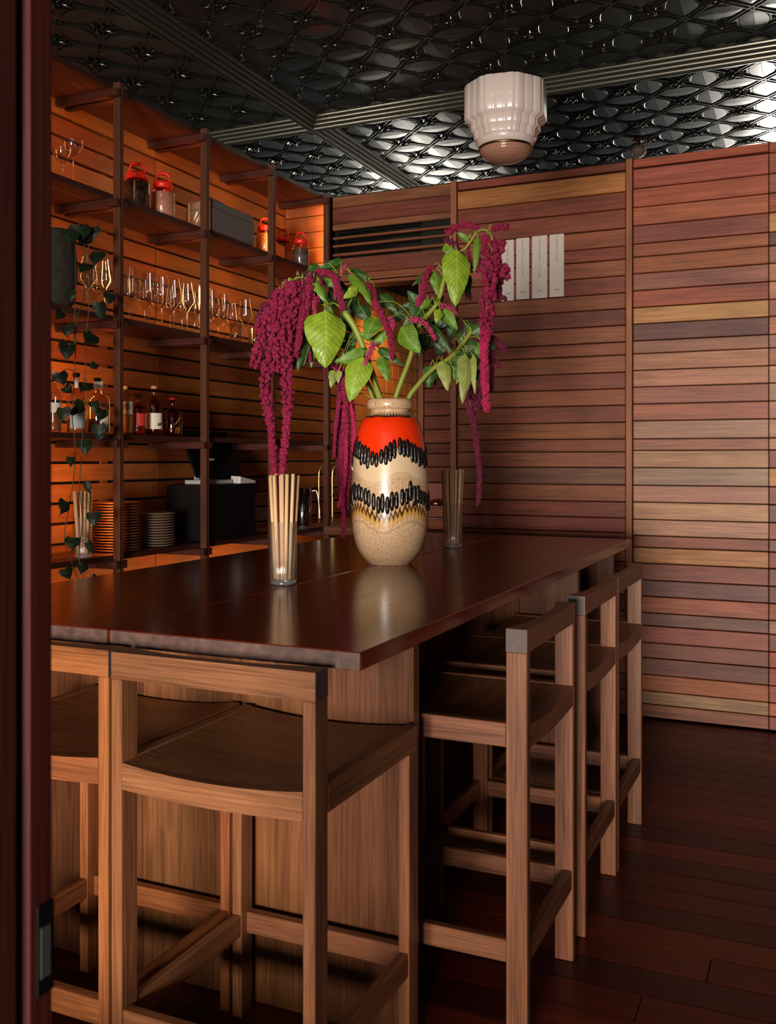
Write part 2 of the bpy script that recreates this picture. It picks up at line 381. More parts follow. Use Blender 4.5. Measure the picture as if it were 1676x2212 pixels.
def cornice(name, p0, p1, n):              # profile extruded along the wall; n points into the room
    prof = [(0, -.056)]
    for k in range(4):                      # four half-round reeds stepping out from wall to ceiling
        cx_, cz_ = .008+k*.0135, -.049+k*.0135
        for q in range(7): t = math.radians(-150+q*210/6+10); prof.append((cx_+.0088*math.cos(t-.6)*.9, cz_+.0088*math.sin(t-.6)*.9))
    prof += [(.062, -.004), (.062, .002), (0, .002)]
    vs = [(p[0]*U+n[0]*a*U, p[1]*U+n[1]*a*U, (ZC+b)*U) for p in (p0, p1) for a, b in prof]; k = len(prof)
    mb = MB(); mb.add(vs, [(i, (i+1) % k, k+(i+1) % k, k+i) for i in range(k)]); return st(mb.build(name, M_cornice, smooth=False))
cornice('trim_1', (XM+.001, .45), (XM+.001, YB+.018), (1, 0)); cornice('trim_2', (XM, YB+.017), (1.34, YB+.017), (0, -1))
# ---- front wall with doorway and transom lights, right wall (behind and beside the camera)
M_plaster = plain('dark_plaster', srgb(40, 24, 20), .7)
YF0, YF1 = .30, .441
wf = st(hbox('wall_front', -2.42, -1.42, YF0, YF1-.01, 0, 1.80, M_plaster))
st(hbox('wall_front_sill', -1.42, -.48, YF0, YF1-.01, 0, .25, M_plaster))
st(hbox('wall_front_right', .40, 1.42, YF0, YF1, 0, 1.80, M_plaster))
st(hbox('wall_front_top', -2.42, 1.42, YF0, YF1, 2.44, 2.6, M_plaster))
st(hbox('wall_front_end', -2.42, -2.05, YF0, YF1, 1.80, 2.44, M_plaster))
st(hbox('wall_right', 1.36, 1.46, .30, YB+.1, 0, 2.6, M_plaster))
win = st(empty('window_1', Vector((-.3, .37, 1.8))*U))
for x in (-2.05, -1.2, -.46, .40, 1.34): hbox('mullion', x, x+.02, .35, .39, 1.80, 2.44, JMB, win, srgb(60, 30, 22))
hbox('transom_bar', -2.05, 1.36, .34, .40, 1.79, 1.82, JMB, win, srgb(60, 30, 22))
# door jamb at the left edge of the view
jc = srgb(72, 28, 22)
jm = st(hbox('door_1', -.478, -.4160, YF0, .4145, 0, 2.45, JMB, None, jc, .004))
hbox('rebate', -.478, -.422, .4145, .4187, 0, 2.45, M_void, jm, None, 0)
hbox('door_stop', -.478, -.4150, .4187, .4412, 0, 2.45, JMB, jm, srgb(74, 29, 23), .004)
pz = lambda v: (U+(HY-v)*.775/F)/U
pl_ = hbox('strike_plate', -.4150, -.4138, .4262, .4395, pz(2135), pz(1940), plain('dark_bronze', srgb(24, 17, 13), .5, .6), jm, None, .001)
hbox('latch_hole', -.41385, -.4134, .4285, .4360, pz(2098), pz(1990), plain('dull_zinc', srgb(120, 120, 116), .45, .8), pl_, None, 0)
for c in pl_.children: c.location = Vector((-.41365, .43225, (pz(2098)+pz(1990))/2))*U-Vector((-.4144, .43285, (pz(2135)+pz(1940))/2))*U
# ================================================================ SHELVING
sh = empty('wall_shelving', Vector((XF, 2.9, 0))*U)
tag(sh, 'open timber wall shelving with five lit shelf levels along the left wall', 'shelving')
LV = [2.159, 1.819, 1.4425, 1.075, .699]   # board tops
BT = .0165; RH = .0245
pd = srgb(84, 44, 25)
YP = [1.927, 2.387, 2.847, 3.303, 3.770]
for yp in YP:
    hbox('post', XF-.0255, XF, yp, yp+.021, .0, 2.166, SHW['z'], sh, vary(pd, .06), .002)
bc = srgb(98, 44, 24); rc = srgb(74, 32, 20)
for li, z in enumerate(LV):
    y0, y1 = 1.45, (YB-.003 if li < 4 else 4.45)
    d = (XF-.027-XL-.002)/3
    for k in range(3):
        x0 = XL+.002+k*d
        hbox('board', x0+.0014, x0+d-.0014, y0, y1, z-BT, z, SHW['y'], sh, vary(bc, .12), .001)
    hbox('lip', XF-.0265, XF-.0262+.0005, y0, y1, z-BT, z, SHW['y'], sh, srgb(64, 28, 18), 0)
    for yp in YP[1:]:
        for ya, yb_ in ((yp-.0205, yp-.0005), (yp+.0215, yp+.0415)):
            if yb_ > YB and li < 4: continue
            r = hbox('rail', XL+.002, XF+.004 if yb_ < yp else XF-.002, ya, yb_, z-BT-RH-.0005, z-BT-.0005, SHW['x'], sh, vary(rc, .1), .002)
            if yb_ < yp:
                mb = MB(); mb.lathe([(.0035, 0), (.003, .0012)], 10, cap1=True)
                q = mb.build('peg', SHW['x'], r, srgb(70, 34, 26)); q.location = ((XF-.012-(XL+XF)/2-.003)*U, -.010*U, 0); q.rotation_euler = (math.pi/2, 0, 0)
def led(yp, z0, z1, power):                 # warm strip on the wall side of a post
    hbox('light_strip', XF-.0285, XF-.0258, yp+.007, yp+.014, z0, z1, M_led, sh, None, 0)
    area('post_led', Vector((XF-.0295, yp+.0105, (z0+z1)/2))*U, Vector((XL, yp+.0105, (z0+z1)/2))*U, .008, (z1-z0)*U, power, WARM)
P0 = .9
for k, levels in ((0, (0, 1, 2, 3, 4)), (1, (0, 1, 2, 3, 4)), (2, (0, 1, 4)), (3, (0, 1, 4)), (4, (0, 1, 4))):
    for li in levels:
        zt = LV[li]-BT-RH-.004; zbm = (LV[li+1]+.004) if li < 4 else .30
        led(YP[k], zbm, zt, P0*(1.5 if li in (2, 3) else .8 if li < 2 else 1.0)*(zt-zbm)/.34)
# ---- back bench through the opening
bb = empty('back_bench', Vector((-1.7, 3.9, 0))*U); tag(bb, 'dark timber bench running through the opening in the back wall', 'bench')
hbox('bench_top', XF+.004, xa1, YB-.085, YB-.013, .668, .704, SHW['x'], bb, srgb(120, 70, 46), .003)
hbox('bench_return', XF+.004, xj0-.004, YB-.0125, YB+.42, .668, .704, SHW['x'], bb, srgb(96, 52, 34), .003)
hbox('bench_support', xa0, xa1, YB-.08, YB-.015, 0, .667, SHW['z'], bb, srgb(96, 52, 34))
hbox('bench_support', XF+.006, XF+.03, YB-.08, YB-.015, 0, .667, SHW['z'], bb, srgb(96, 52, 34))
# ================================================================ TABLE
tc_ = srgb(108, 32, 15)
T = .7305; TT = .0262
tb = empty('bar_table', Vector((-1.05, 2.24, 0))*U); tag(tb, 'long dark polished timber bar table on plank panels', 'table')
hbox('top_board', -1.0255, -.586, 1.209, 3.272, T-TT, T, TBW['y'], tb, tc_, .0025)
hbox('top_board', -1.522, -1.0290, 1.209, 3.272, T-TT, T, TBW['y'], tb, vary(tc_, .1), .0025)
M_endg = plain('end_grain', srgb(80, 56, 48), .5, noise=.4, nscale=45, bump=.1)
for a, b in ((-1.0255, -.586), (-1.522, -1.029)):
    hbox('end_grain', a+.001, b-.001, 1.2075, 1.2092, T-TT+.001, T-.001, M_endg, tb, None, .0005)
pc = [srgb(114, 68, 38), srgb(102, 58, 34), srgb(122, 76, 44)]
for yy in (1.522, 2.730, 3.232):
    xs_ = [-1.47, -1.21, -.985, -.812, -.638]
    for k in range(4):
        hbox('leg_panel', xs_[k]+.0006, xs_[k+1]-.0006, yy, yy+.027, .001, T-TT-.0005, TBW['z'], tb, vary(pc[(k+1) % 3], .08), .0012)
# ================================================================ STOOLS
SW, SD, SZ, ST = .345, .36, .551, .7116
def make_stool(col, name='bar_stool'):
    r = empty(name)
    w2 = SW*U/2; d2 = SD*U/2; lw, ld = .0195*U, .037*U
    def pb(n, x0, x1, y0, y1, z0, z1, ax, c=None):
        o = link(n, boxmesh(x1-x0, y1-y0, z1-z0, STW[ax], .0018), r, c or vary(col, .12)); o.location = ((x0+x1)/2, (y0+y1)/2, (z0+z1)/2); return o
    for s in (-1, 1):
        x0, x1 = (-w2, -w2+lw) if s < 0 else (w2-lw, w2)
        pb('leg', x0, x1, -d2, -d2+ld, .0, (ST-.040)*U, 'z')
        pb('leg', x0, x1, d2-ld, d2, .0, (SZ-.041)*U, 'z')
        pb('stretcher', x0+.002, x1-.002, -d2+ld, d2-ld, .145*U, .183*U, 'y')
    pb('stretcher', -w2+lw, w2-lw, -d2+.003, -d2+.028, .143*U, .181*U, 'x')
    pb('stretcher', -w2+lw, w2-lw, d2-.028, d2-.003, .145*U, .183*U, 'x')
    # dished seat slab, notched round the back legs
    mb = MB(); nx = 16; ys = [-d2+.001, -d2+ld, d2-ld, d2]; th = .041*U
    top = lambda x: SZ*U-.017*(1-(x/w2)**2)
    bot = lambda x: (SZ-.0405)*U-.010*(1-(x/w2)**2)
    X = [-w2+2*w2*i/nx for i in range(nx+1)]
    X = sorted(set([round(x, 5) for x in X]+[round(-w2+lw+.0005, 5), round(w2-lw-.0005, 5)]))
    inner = [i for i, x in enumerate(X) if abs(x) <= w2-lw]
    def strip(idx, ya, yb_):
        for a, b in zip(idx, idx[1:]):
            xa, xc = X[a], X[b]
            mb.add([(xa, ya, top(xa)), (xc, ya, top(xc)), (xc, yb_, top(xc)), (xa, yb_, top(xa)), (xa, ya, bot(xa)), (xc, ya, bot(xc)), (xc, yb_, bot(xc)), (xa, yb_, bot(xa))],
                   [(0, 1, 2, 3), (7, 6, 5, 4), (0, 4, 5, 1), (2, 6, 7, 3)]+([(0, 3, 7, 4)] if a == idx[0] else [])+([(1, 5, 6, 2)] if b == idx[-1] else []))
    strip(inner, -d2+.001, d2)
    for s_ in (-1, 1):
        pb('seat_rail', -w2 if s_ < 0 else w2-lw, -w2+lw if s_ < 0 else w2, -d2+ld+.0003, d2, (SZ-.041)*U+.0003, SZ*U, 'y')
    o = mb.build('seat', STW['x'], r, vary(col, .1), False)
    # top rail, straight outside and scooped inside
    mb = MB(); za, zb_ = (ST-.0395)*U, ST*U; n = 20
    vs = []
    for i in range(n+1):
        x = -w2+2*w2*i/n; t = abs(x)/w2; dd = ld*(.50+.50*min(1, max(0, (t-.15)/.72))**2.2)
        vs += [(x, -d2, za), (x, -d2, zb_), (x, -d2+dd, zb_), (x, -d2+dd, za)]
    fs = []
    for i in range(n):
        a = i*4; b = a+4
        fs += [(a, a+1, b+1, b), (a+1, a+2, b+2, b+1), (a+2, a+3, b+3, b+2), (a+3, a, b, b+3)]
    fs += [(0, 3, 2, 1), (n*4, n*4+1, n*4+2, n*4+3)]
    mb.add(vs, fs); mb.build('top_rail', STW['x'], r, vary(col, .06), False)
    for s in (-1, 1):                      # end grain caps of the rail
        q = link('rail_end', boxmesh(.0012, ld-.002, .0385*U, plain_end, 0), r); q.location = (s*w2, -d2+ld/2, (ST-.0198)*U)
    return r
plain_end = plain('rail_end_grain', srgb(76, 60, 56), .5, noise=.15, nscale=60)
sc = [srgb(132, 82, 52), srgb(146, 84, 46), srgb(122, 74, 50), srgb(128, 78, 51), srgb(128, 82, 56)]
labs = ['bar stool facing the near end of the table, nearest the camera', 'warm orange brown bar stool at the table end, partly hidden by the door jamb',
        'first bar stool on the right long side of the table, nearest the camera', 'middle of the three bar stools on the right long side of the table', 'farthest bar stool on the right side of the table, nearest the back wall']
pos = [((-.796, 1.145+SD/2), 0), ((-1.151, 1.150+SD/2), 0)]+[((-.4543-SD/2, y+SW/2), math.pi/2) for y in (1.576, 2.008, 2.362)]
for (p, rz), lab, c in zip(pos, labs, sc):
    s = make_stool(c); s.location = (p[0]*U, p[1]*U, 0); s.rotation_euler = (0, 0, rz); tag(s, lab, 'stool', 'bar stools around the table')
# ================================================================ VASE
TZ = T*U
VD = 2.48*U
vp = at_Z(842, HY+(1-T)*F/2.48, TZ)
PX = VD/F                                   # metres per pixel at the vase
M_drip = plain('black_lava_glaze', srgb(26, 20, 18), .22, noise=.5, nscale=120, bump=.7)
def vase_mat():
    m, nt, p = newmat('fat_lava_glaze'); L = nt.links
    tc = N(nt, 'ShaderNodeTexCoord'); sx = N(nt, 'ShaderNodeSeparateXYZ'); L.new(tc.outputs['Object'], sx.inputs[0])
    hv = 354*PX
    nz = N(nt, 'ShaderNodeTexNoise'); nz.inputs['Scale'].default_value = 26; nz.inputs['Detail'].default_value = 3; L.new(tc.outputs['Object'], nz.inputs['Vector'])
    zn = mathn(nt, 'DIVIDE', sx.outputs[2], hv); zj_ = mathn(nt, 'ADD', zn, mathn(nt, 'MULTIPLY_ADD', nz.outputs[0], .02, -.01))
    ang = mathn(nt, 'ARCTAN2', sx.outputs[1], sx.outputs[0])
    wv = mathn(nt, 'MULTIPLY', mathn(nt, 'SINE', mathn(nt, 'MULTIPLY_ADD', ang, 4.0, 4*math.radians(65.8)+math.radians(15))), .032)
    wv2 = mathn(nt, 'MULTIPLY', mathn(nt, 'SINE', mathn(nt, 'MULTIPLY_ADD', ang, 4.0, 4*math.radians(65.8)+math.radians(-50))), .032)
    sp = N(nt, 'ShaderNodeTexNoise'); sp.inputs['Scale'].default_value = 330; sp.inputs['Detail'].default_value = 2; L.new(tc.outputs['Object'], sp.inputs['Vector'])
    speck = ramp(nt, sp.outputs[0], [(.36, srgb(136, 100, 72)), (.46, srgb(206, 168, 130)), (.7, srgb(220, 186, 148))])
    def band(c0, lo, hi, soft=.008):        # 1 between lo and hi around curve c0
        d = mathn(nt, 'SUBTRACT', zj_, c0)
        a = mathn(nt, 'DIVIDE', mathn(nt, 'SUBTRACT', d, lo), soft, clamp=True); b = mathn(nt, 'DIVIDE', mathn(nt, 'SUBTRACT', hi, d), soft, clamp=True)
        return mathn(nt, 'MULTIPLY', a, b)
    row1 = mathn(nt, 'ADD', wv, .668); row2 = mathn(nt, 'ADD', wv2, .412)
    teeth = mathn(nt, 'MULTIPLY', mathn(nt, 'SINE', mathn(nt, 'ADD', mathn(nt, 'MULTIPLY', ang, 52), mathn(nt, 'MULTIPLY', nz.outputs[0], 7))), .017)
    col = mixc(nt, band(row1, -.16, .0, .03), speck, srgb(222, 190, 152))
    col = mixc(nt, mathn(nt, 'MULTIPLY', band(row1, -.145, -.135, .008), .6), col, srgb(120, 84, 60))
    col = mixc(nt, mathn(nt, 'MULTIPLY', band(mathn(nt, 'ADD', row2, .0), -.185, -.165, .012), .6), col, srgb(130, 96, 70))
    yb2 = mathn(nt, 'ADD', row2, teeth)
    col = mixc(nt, mathn(nt, 'MULTIPLY', band(yb2, -.150, -.06, .02), .85), col, srgb(196, 138, 44))
    col = mixc(nt, mathn(nt, 'MULTIPLY', band(yb2, -.112, -.07, .012), .95), col, srgb(46, 18, 6))
    red = mathn(nt, 'MULTIPLY', mathn(nt, 'DIVIDE', mathn(nt, 'SUBTRACT', zj_, row1), .006, clamp=True), mathn(nt, 'DIVIDE', mathn(nt, 'SUBTRACT', mathn(nt, 'ADD', .897, mathn(nt, 'MULTIPLY', teeth, .3)), zj_), .006, clamp=True))
    col = mixc(nt, red, col, srgb(238, 52, 8))
    ln = mathn(nt, 'MULTIPLY', mathn(nt, 'DIVIDE', mathn(nt, 'SUBTRACT', zj_, .885), .004, clamp=True), mathn(nt, 'DIVIDE', mathn(nt, 'SUBTRACT', mathn(nt, 'ADD', .905, mathn(nt, 'MULTIPLY', teeth, .45)), zj_), .004, clamp=True))
    col = mixc(nt, ln, col, srgb(34, 14, 8))
    L.new(col, p.inputs['Base Color'])
    L.new(mathn(nt, 'MULTIPLY_ADD', red, -.14, .30), p.inputs['Roughness']); p.inputs['Coat Weight'].default_value = .4; p.inputs['Coat Roughness'].default_value = .1
    b = N(nt, 'ShaderNodeBump'); b.inputs['Strength'].default_value = .18; b.inputs['Distance'].default_value = .002; L.new(sp.outputs[0], b.inputs['Height']); L.new(b.outputs[0], p.inputs['Normal']); return m
vase = empty('floor_vase', vp); tag(vase, 'tall beige ceramic vase with red shoulder and black lava drips', 'vase')
pr = [(0, 1), (40, 1), (44, 0), (47, 3), (60, 17), (70, 34), (78, 60), (82, 92), (83.5, 130), (82.5, 172), (80, 212), (76.5, 248), (72, 276), (66, 298), (58, 312), (48, 321), (42.5, 325), (41, 329), (43, 332), (48, 335), (49.5, 342), (48.5, 350), (45, 354), (38, 353), (35, 346), (34, 330), (45, 318), (60, 300)]
def vr(z):                                  # outer radius at pixel height z
    q = pr[2:17]
    for (r0, z0), (r1, z1) in zip(q, q[1:]):
        if z0 <= z <= z1: return r0+(r1-r0)*(z-z0)/(z1-z0)
    return 40
mb = MB(); mb.lathe([(p.x, p.y) for p in spline([(r*PX, z*PX, 0) for r, z in pr], 3)], 72)
mb.build('body', vase_mat(), vase)
rng = random.Random(3)
for zc_, ph, cnt in ((.675, 15, 50), (.41, -50, 52)):
    for k in range(cnt):
        a = 2*math.pi*(k+rng.uniform(-.15, .15))/cnt; dl = math.degrees(a)+65.8
        zc2 = (zc_+.032*math.sin(math.radians(4*dl+ph)))*354-rng.uniform(0, 8)+4*(k % 2); ln = rng.uniform(15, 23)
        prof = [(math.sin(math.pi*i/8), -math.cos(math.pi*i/8)) for i in range(9)]; vs = []; n = 8; mb = MB(); o0 = Vector((vr(zc2)*PX*math.cos(a), vr(zc2)*PX*math.sin(a), zc2*PX))
        for r, zz in prof:
            zpx = zc2+zz*ln; R = vr(max(5, min(318, zpx)))*PX; r_ = max(r, .05)**.55
            for j in range(n):
                t = 2*math.pi*j/n; ta = math.cos(t)*r_*.0083; ra = math.sin(t)*r_*.0066; aa = a+ta/R; RR = R+ra
                vs.append(Vector((RR*math.cos(aa), RR*math.sin(aa), zpx*PX))-o0)
        mb.add(vs, [(i*n+j, i*n+(j+1) % n, (i+1)*n+(j+1) % n, (i+1)*n+j) for i in range(8) for j in range(n)])
        mb.build('glaze_drip', M_drip, vase).location = o0
# ================================================================ AMARANTH
def leaf_mat():
    m, nt, p = newmat('amaranth_leaf'); L = nt.links
    oi = N(nt, 'ShaderNodeObjectInfo'); uv = N(nt, 'ShaderNodeUVMap'); s = N(nt, 'ShaderNodeSeparateXYZ'); L.new(uv.outputs[0], s.inputs[0])
    at = mathn(nt, 'ABSOLUTE', s.outputs[1])
    v = mathn(nt, 'SINE', mathn(nt, 'MULTIPLY', mathn(nt, 'SUBTRACT', s.outputs[0], mathn(nt, 'MULTIPLY', at, .22)), 62))
    vein = mathn(nt, 'POWER', mathn(nt, 'MULTIPLY_ADD', v, .5, .5), 10)
    mid = mathn(nt, 'SUBTRACT', 1, mathn(nt, 'DIVIDE', at, .055), clamp=True)
    n = N(nt, 'ShaderNodeTexNoise'); n.inputs['Scale'].default_value = 40; tc = N(nt, 'ShaderNodeTexCoord'); L.new(tc.outputs['Object'], n.inputs['Vector'])
    c = mixc(nt, 1.0, oi.outputs['Color'], ramp(nt, n.outputs[0], [(.3, g(.8)), (.7, g(1.2))]), 'MULTIPLY')
    c = mixc(nt, mathn(nt, 'MULTIPLY', vein, .32), c, (.05, .10, .012, 1)); c = mixc(nt, mathn(nt, 'MULTIPLY', mid, .6), c, srgb(176, 190, 90))
    L.new(c, p.inputs['Base Color']); p.inputs['Roughness'].default_value = .42
    b = N(nt, 'ShaderNodeBump'); b.inputs['Strength'].default_value = .35; b.inputs['Distance'].default_value = .003; b.invert = True
    L.new(mathn(nt, 'MULTIPLY_ADD', n.outputs[0], .25, vein), b.inputs['Height']); L.new(b.outputs[0], p.inputs['Normal']); return m
M_leaf = leaf_mat()
M_tas = plain('amaranth_tassel', srgb(150, 26, 70), .75, objcol=True, noise=.75, nscale=380, bump=1.0)
M_stem = plain('amaranth_stem', srgb(134, 142, 50), .45, objcol=True, noise=.15, nscale=18)
CAMP = Vector((0, 0, U))
def leaf_mesh(b, t, w, sag=.12, twist=0.0, fold=.18, kind='ovate', n=14, m=4):
    """blade from base b to tip t (world), width w, drooping by sag*length"""
    b, t = Vector(b), Vector(t); ax = t-b; Ln = ax.length; d = ax.normalized(); vw = (CAMP-(b+t)/2).normalized()
    side = d.cross(vw).normalized(); nr = side.cross(d).normalized()
    side = (side*math.cos(twist)+nr*math.sin(twist)).normalized(); nr = side.cross(d).normalized()
    vs = []; uv = []; fs = []
    for i in range(n+1):
        s = i/n
        if kind == 'heart': wp = max(.02, math.sin(math.pi*min(1, s*1.02+.12)**.62))*(1-s**3*.85)
        else: wp = math.sin(math.pi*s**.62)**.62*(1-.34*s) if 0 < s < 1 else .03
        c = b+ax*s+nr*(sag*Ln*math.sin(math.pi*s)); back = (-.10*Ln*(1-s)**6) if kind == 'heart' else 0
        for j in range(-m, m+1):
            q = j/m; e = 1+.015*math.sin(i*2.6)*(abs(q) == 1)
            vs.append(c+side*(q*w/2*wp*e)-nr*(fold*w*wp*abs(q)**1.5-.04*w*math.sin(s*17+abs(q)*3)*abs(q))+d*back*abs(q)); uv.append((s, q))
    k = 2*m+1
    for i in range(n):
        for j in range(k-1): fs.append((i*k+j, i*k+j+1, (i+1)*k+j+1, (i+1)*k+j))
    return vs, fs, uv
def put_leaf(name, parent, col, mat, *a, **kw):
    vs, fs, uv = leaf_mesh(*a, **kw); o0 = Vector(a[0])
    me = bpy.data.meshes.new('leaf'); me.from_pydata([tuple(v-o0) for v in vs], [], fs); me.materials.append(mat)
    me.polygons.foreach_set('use_smooth', [True]*len(fs)); l = me.uv_layers.new(name='UVMap')
    for lp in me.loops: l.data[lp.index].uv = uv[lp.vertex_index]
    o = link(name, me, parent, col); o.location = o0-parent.location; return o
def ico(sub):
    bm = bmesh.new(); bmesh.ops.create_icosphere(bm, subdivisions=sub, radius=1); v = [x.co.copy() for x in bm.verts]; f = [tuple(q.index for q in p.verts) for p in bm.faces]; bm.free(); return v, f
import numpy as np
ICO = {k: (np.array([tuple(v) for v in ico(k)[0]]), ico(k)[1]) for k in (1, 2)}
def tassel(parent, pts, r0, r1, style, col, seed=0):
    """rope of pompom flower clusters along world pts; radii in metres"""
    rg = random.Random(seed); NR = np.random.RandomState(seed); P = spline(pts, 10); mb = MB(); L_ = [0]
    for a, b in zip(P, P[1:]): L_.append(L_[-1]+(b-a).length)
    tot = L_[-1]; s = 0; o0 = P[0]
    if style == 'p' and len(P) > 2: mb.tube([p-o0 for p in P], [.0022]*len(P), 6)
    while s <= tot:
        i = max(k for k in range(len(L_)) if L_[k] <= s+1e-9); i = min(i, len(P)-2); f = (s-L_[i])/max(1e-6, L_[i+1]-L_[i]); c = P[i].lerp(P[i+1], min(1, f)); t = (P[i+1]-P[i]).normalized()
        u = s/tot; R = r0+(r1-r0)*u
        if style == 'p': cnt, off, br, st_, sub = 4, .98, .54, .85, 2
        elif style == 'd': cnt, off, br, st_, sub = 4, .52, .56, .60, 2
        else: cnt, off, br, st_, sub = 5, .62, .34, .50, 1
        e = t.orthogonal().normalized(); e2 = t.cross(e); a0 = rg.uniform(0, 6.28)
        for k in range(cnt):
            a = a0+6.283*k/cnt+rg.uniform(-.4, .4); q = R*br*rg.uniform(.75, 1.2); cc = c+(e*math.cos(a)+e2*math.sin(a))*R*off*rg.uniform(.8, 1.15)+t*rg.uniform(-.4, .4)*R
            V_, F_ = ICO[sub]; mb.add((V_*(q*NR.uniform(.66, 1.28, (len(V_), 1)))+np.array(cc-o0)).tolist(), F_)
        s += R*st_
    o = mb.build('tassel', M_tas, parent, col, False); o.location = o0-parent.location; return o
def W(pts, dz=0.0): return [at_depth(p[0], p[1], VD+(p[2] if len(p) > 2 else 0)+dz) for p in pts]
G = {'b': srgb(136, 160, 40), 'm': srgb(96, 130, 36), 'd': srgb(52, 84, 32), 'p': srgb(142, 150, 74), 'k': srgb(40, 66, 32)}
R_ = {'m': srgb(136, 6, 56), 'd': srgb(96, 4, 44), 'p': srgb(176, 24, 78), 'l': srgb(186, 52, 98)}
def amaranth(label, base, stalks, leaves, tassels, scol=srgb(132, 140, 48)):
    r = empty('amaranth_stem', base); tag(r, label, 'flower stem', 'amaranth stems in the vase')
    mb = MB(); allp = []
    for pts, ra, rb in stalks:
        P = spline(W(pts), 8); n = len(P); allp += P
        mb.tube([p-base for p in P], [ra+(rb-ra)*i/(n-1) for i in range(n)], 9)
    def petiole(b, rad):
        q = min(allp, key=lambda p: (p-b).length)
        if .006 < (q-b).length < .26:
            mid = (q+b)/2+Vector((0, 0, .02+.1*(q-b).length)); mb.tube([x-base for x in spline([q, mid, b], 5)], rad, 6)
    for k, (bx, by, tx, ty, w_, dz0, dz1, sh_, tw) in enumerate(leaves):
        b = at_depth(bx, by, VD+dz0); t = at_depth(tx, ty, VD+dz1); petiole(b, .0016)
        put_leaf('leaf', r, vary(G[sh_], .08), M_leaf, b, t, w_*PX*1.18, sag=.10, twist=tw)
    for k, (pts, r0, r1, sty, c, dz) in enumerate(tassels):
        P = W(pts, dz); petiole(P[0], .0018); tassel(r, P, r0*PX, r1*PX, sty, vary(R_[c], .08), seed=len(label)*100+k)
    mb.build('stalk', M_stem, r, scol)
    return r
mouth = lambda dx, dy=0.0: vp+Vector((dx*C_, dx*S_, 300*PX))
amaranth('left thick amaranth stem bearing the largest pale green leaf and arching tassels', mouth(-.02),
  [([(848, 960, 0), (822, 868, -.01), (800, 795, -.02), (770, 715, -.02), (744, 674, -.02)], .0105, .0120), ([(744, 674, -.02), (728, 622, 0), (735, 600, .02)], .004, .003),
   ([(746, 676, -.02), (760, 645, .01), (790, 610, .03), (800, 600, .02)], .0035, .0025), ([(744, 674, -.02), (722, 655, -.03), (700, 662, -.06)], .003, .002)],
  [(703, 672, 702, 795, 84, -.09, -.13, 'b', .15), (760, 590, 805, 662, 34, 0, -.03, 'm', .75), (815, 636, 858, 672, 34, .05, .02, 'd', .4), (664, 592, 706, 656, 28, -.04, -.07, 'm', .55),
   (740, 566, 684, 580, 24, .06, .03, 'd', .5), (772, 622, 741, 645, 22, -.04, -.06, 'b', .2), (770, 640, 742, 700, 34, .08, .08, 'k', .1), (722, 640, 700, 690, 30, .06, .05, 'd', .2), (716, 610, 760, 640, 30, .1, .1, 'k', .3), (690, 575, 652, 600, 26, .04, .02, 'd', .4), (752, 590, 800, 600, 30, .06, .05, 'd', .5), (776, 660, 800, 700, 34, .07, .06, 'k', .2), (735, 680, 765, 720, 30, .05, .04, 'd', .3), (700, 600, 735, 622, 26, .05, .04, 'm', .4), (725, 640, 690, 655, 26, .05, .05, 'd', .3)],
  [([(682, 588, -.02), (705, 590, -.02), (724, 602, -.03), (734, 638, -.04), (741, 670, -.04)], 8.5, 7, 'd', 'm', 0), ([(738, 590), (745, 575), (748, 572)], 4.5, 3.5, 'f', 'l', 0),
   ([(790, 612), (806, 630), (812, 652)], 7, 6, 'f', 'm', 0), ([(757, 590), (772, 605), (778, 612)], 4, 3, 'f', 'l', 0), ([(718, 600), (723, 625), (724, 648)], 4, 3, 'f', 'l', 0)])
amaranth('low amaranth stem with a bright pointed leaf in front of the vase neck', mouth(-.035),
  [([(838, 955, -.02), (808, 868, -.03), (782, 810, -.04), (752, 775, -.05), (735, 760, -.05)], .0055, .0035), ([(826, 868, -.02), (800, 800, -.04), (795, 770, -.06)], .006, .004)],
  [(783, 772, 755, 868, 54, -.09, -.13, 'b', -.25), (792, 762, 722, 782, 30, -.07, -.08, 'm', .2), (812, 684, 789, 735, 40, -.05, -.09, 'm', -.2), (822, 770, 838, 825, 27, -.07, -.1, 'm', .25),
   (806, 730, 772, 720, 20, -.03, -.03, 'm', .3), (775, 728, 735, 728, 22, 0, 0, 'd', .2), (770, 742, 728, 748, 20, 0, 0, 'd', .2), (818, 752, 872, 792, 20, -.03, -.04, 'd', .3), (806, 742, 850, 706, 24, -.02, -.02, 'm', .3),
   (722, 800, 714, 838, 20, -.03, -.05, 'p', .3), (732, 800, 730, 828, 15, -.04, -.05, 'p', -.4)],
  [([(806, 744), (795, 770), (779, 810)], 8.5, 3.5, 'f', 'l', -.10), ([(722, 790, 0), (738, 815, 0), (746, 850, -.01), (745, 910, -.01), (738, 985, -.01), (740, 1060, -.01), (742, 1120, -.01), (741, 1162, -.01)], 8, 4.5, 'd', 'm', -.02),
   ([(725, 800), (732, 850), (727, 900), (722, 920)], 6, 4, 'd', 'd', 0), ([(740, 800), (757, 860), (762, 930), (755, 1000), (750, 1060), (748, 1108)], 7, 4, 'd', 'm', 0), ([(735, 830), (733, 920), (730, 1000), (735, 1060), (738, 1100)], 7, 4, 'd', 'd', .02),
   ([(752, 850), (765, 920), (762, 975)], 5, 3.5, 'd', 'p', -.02), ([(735, 850), (724, 940), (722, 988)], 5.5, 3.5, 'd', 'm', -.01), ([(744, 880), (747, 960), (744, 1040), (731, 1095)], 6, 4, 'd', 'p', -.03), ([(700, 790), (703, 822)], 4.5, 3, 'd', 'd', .02), ([(666, 748), (671, 782)], 5.5, 4, 'd', 'm', -.02)])
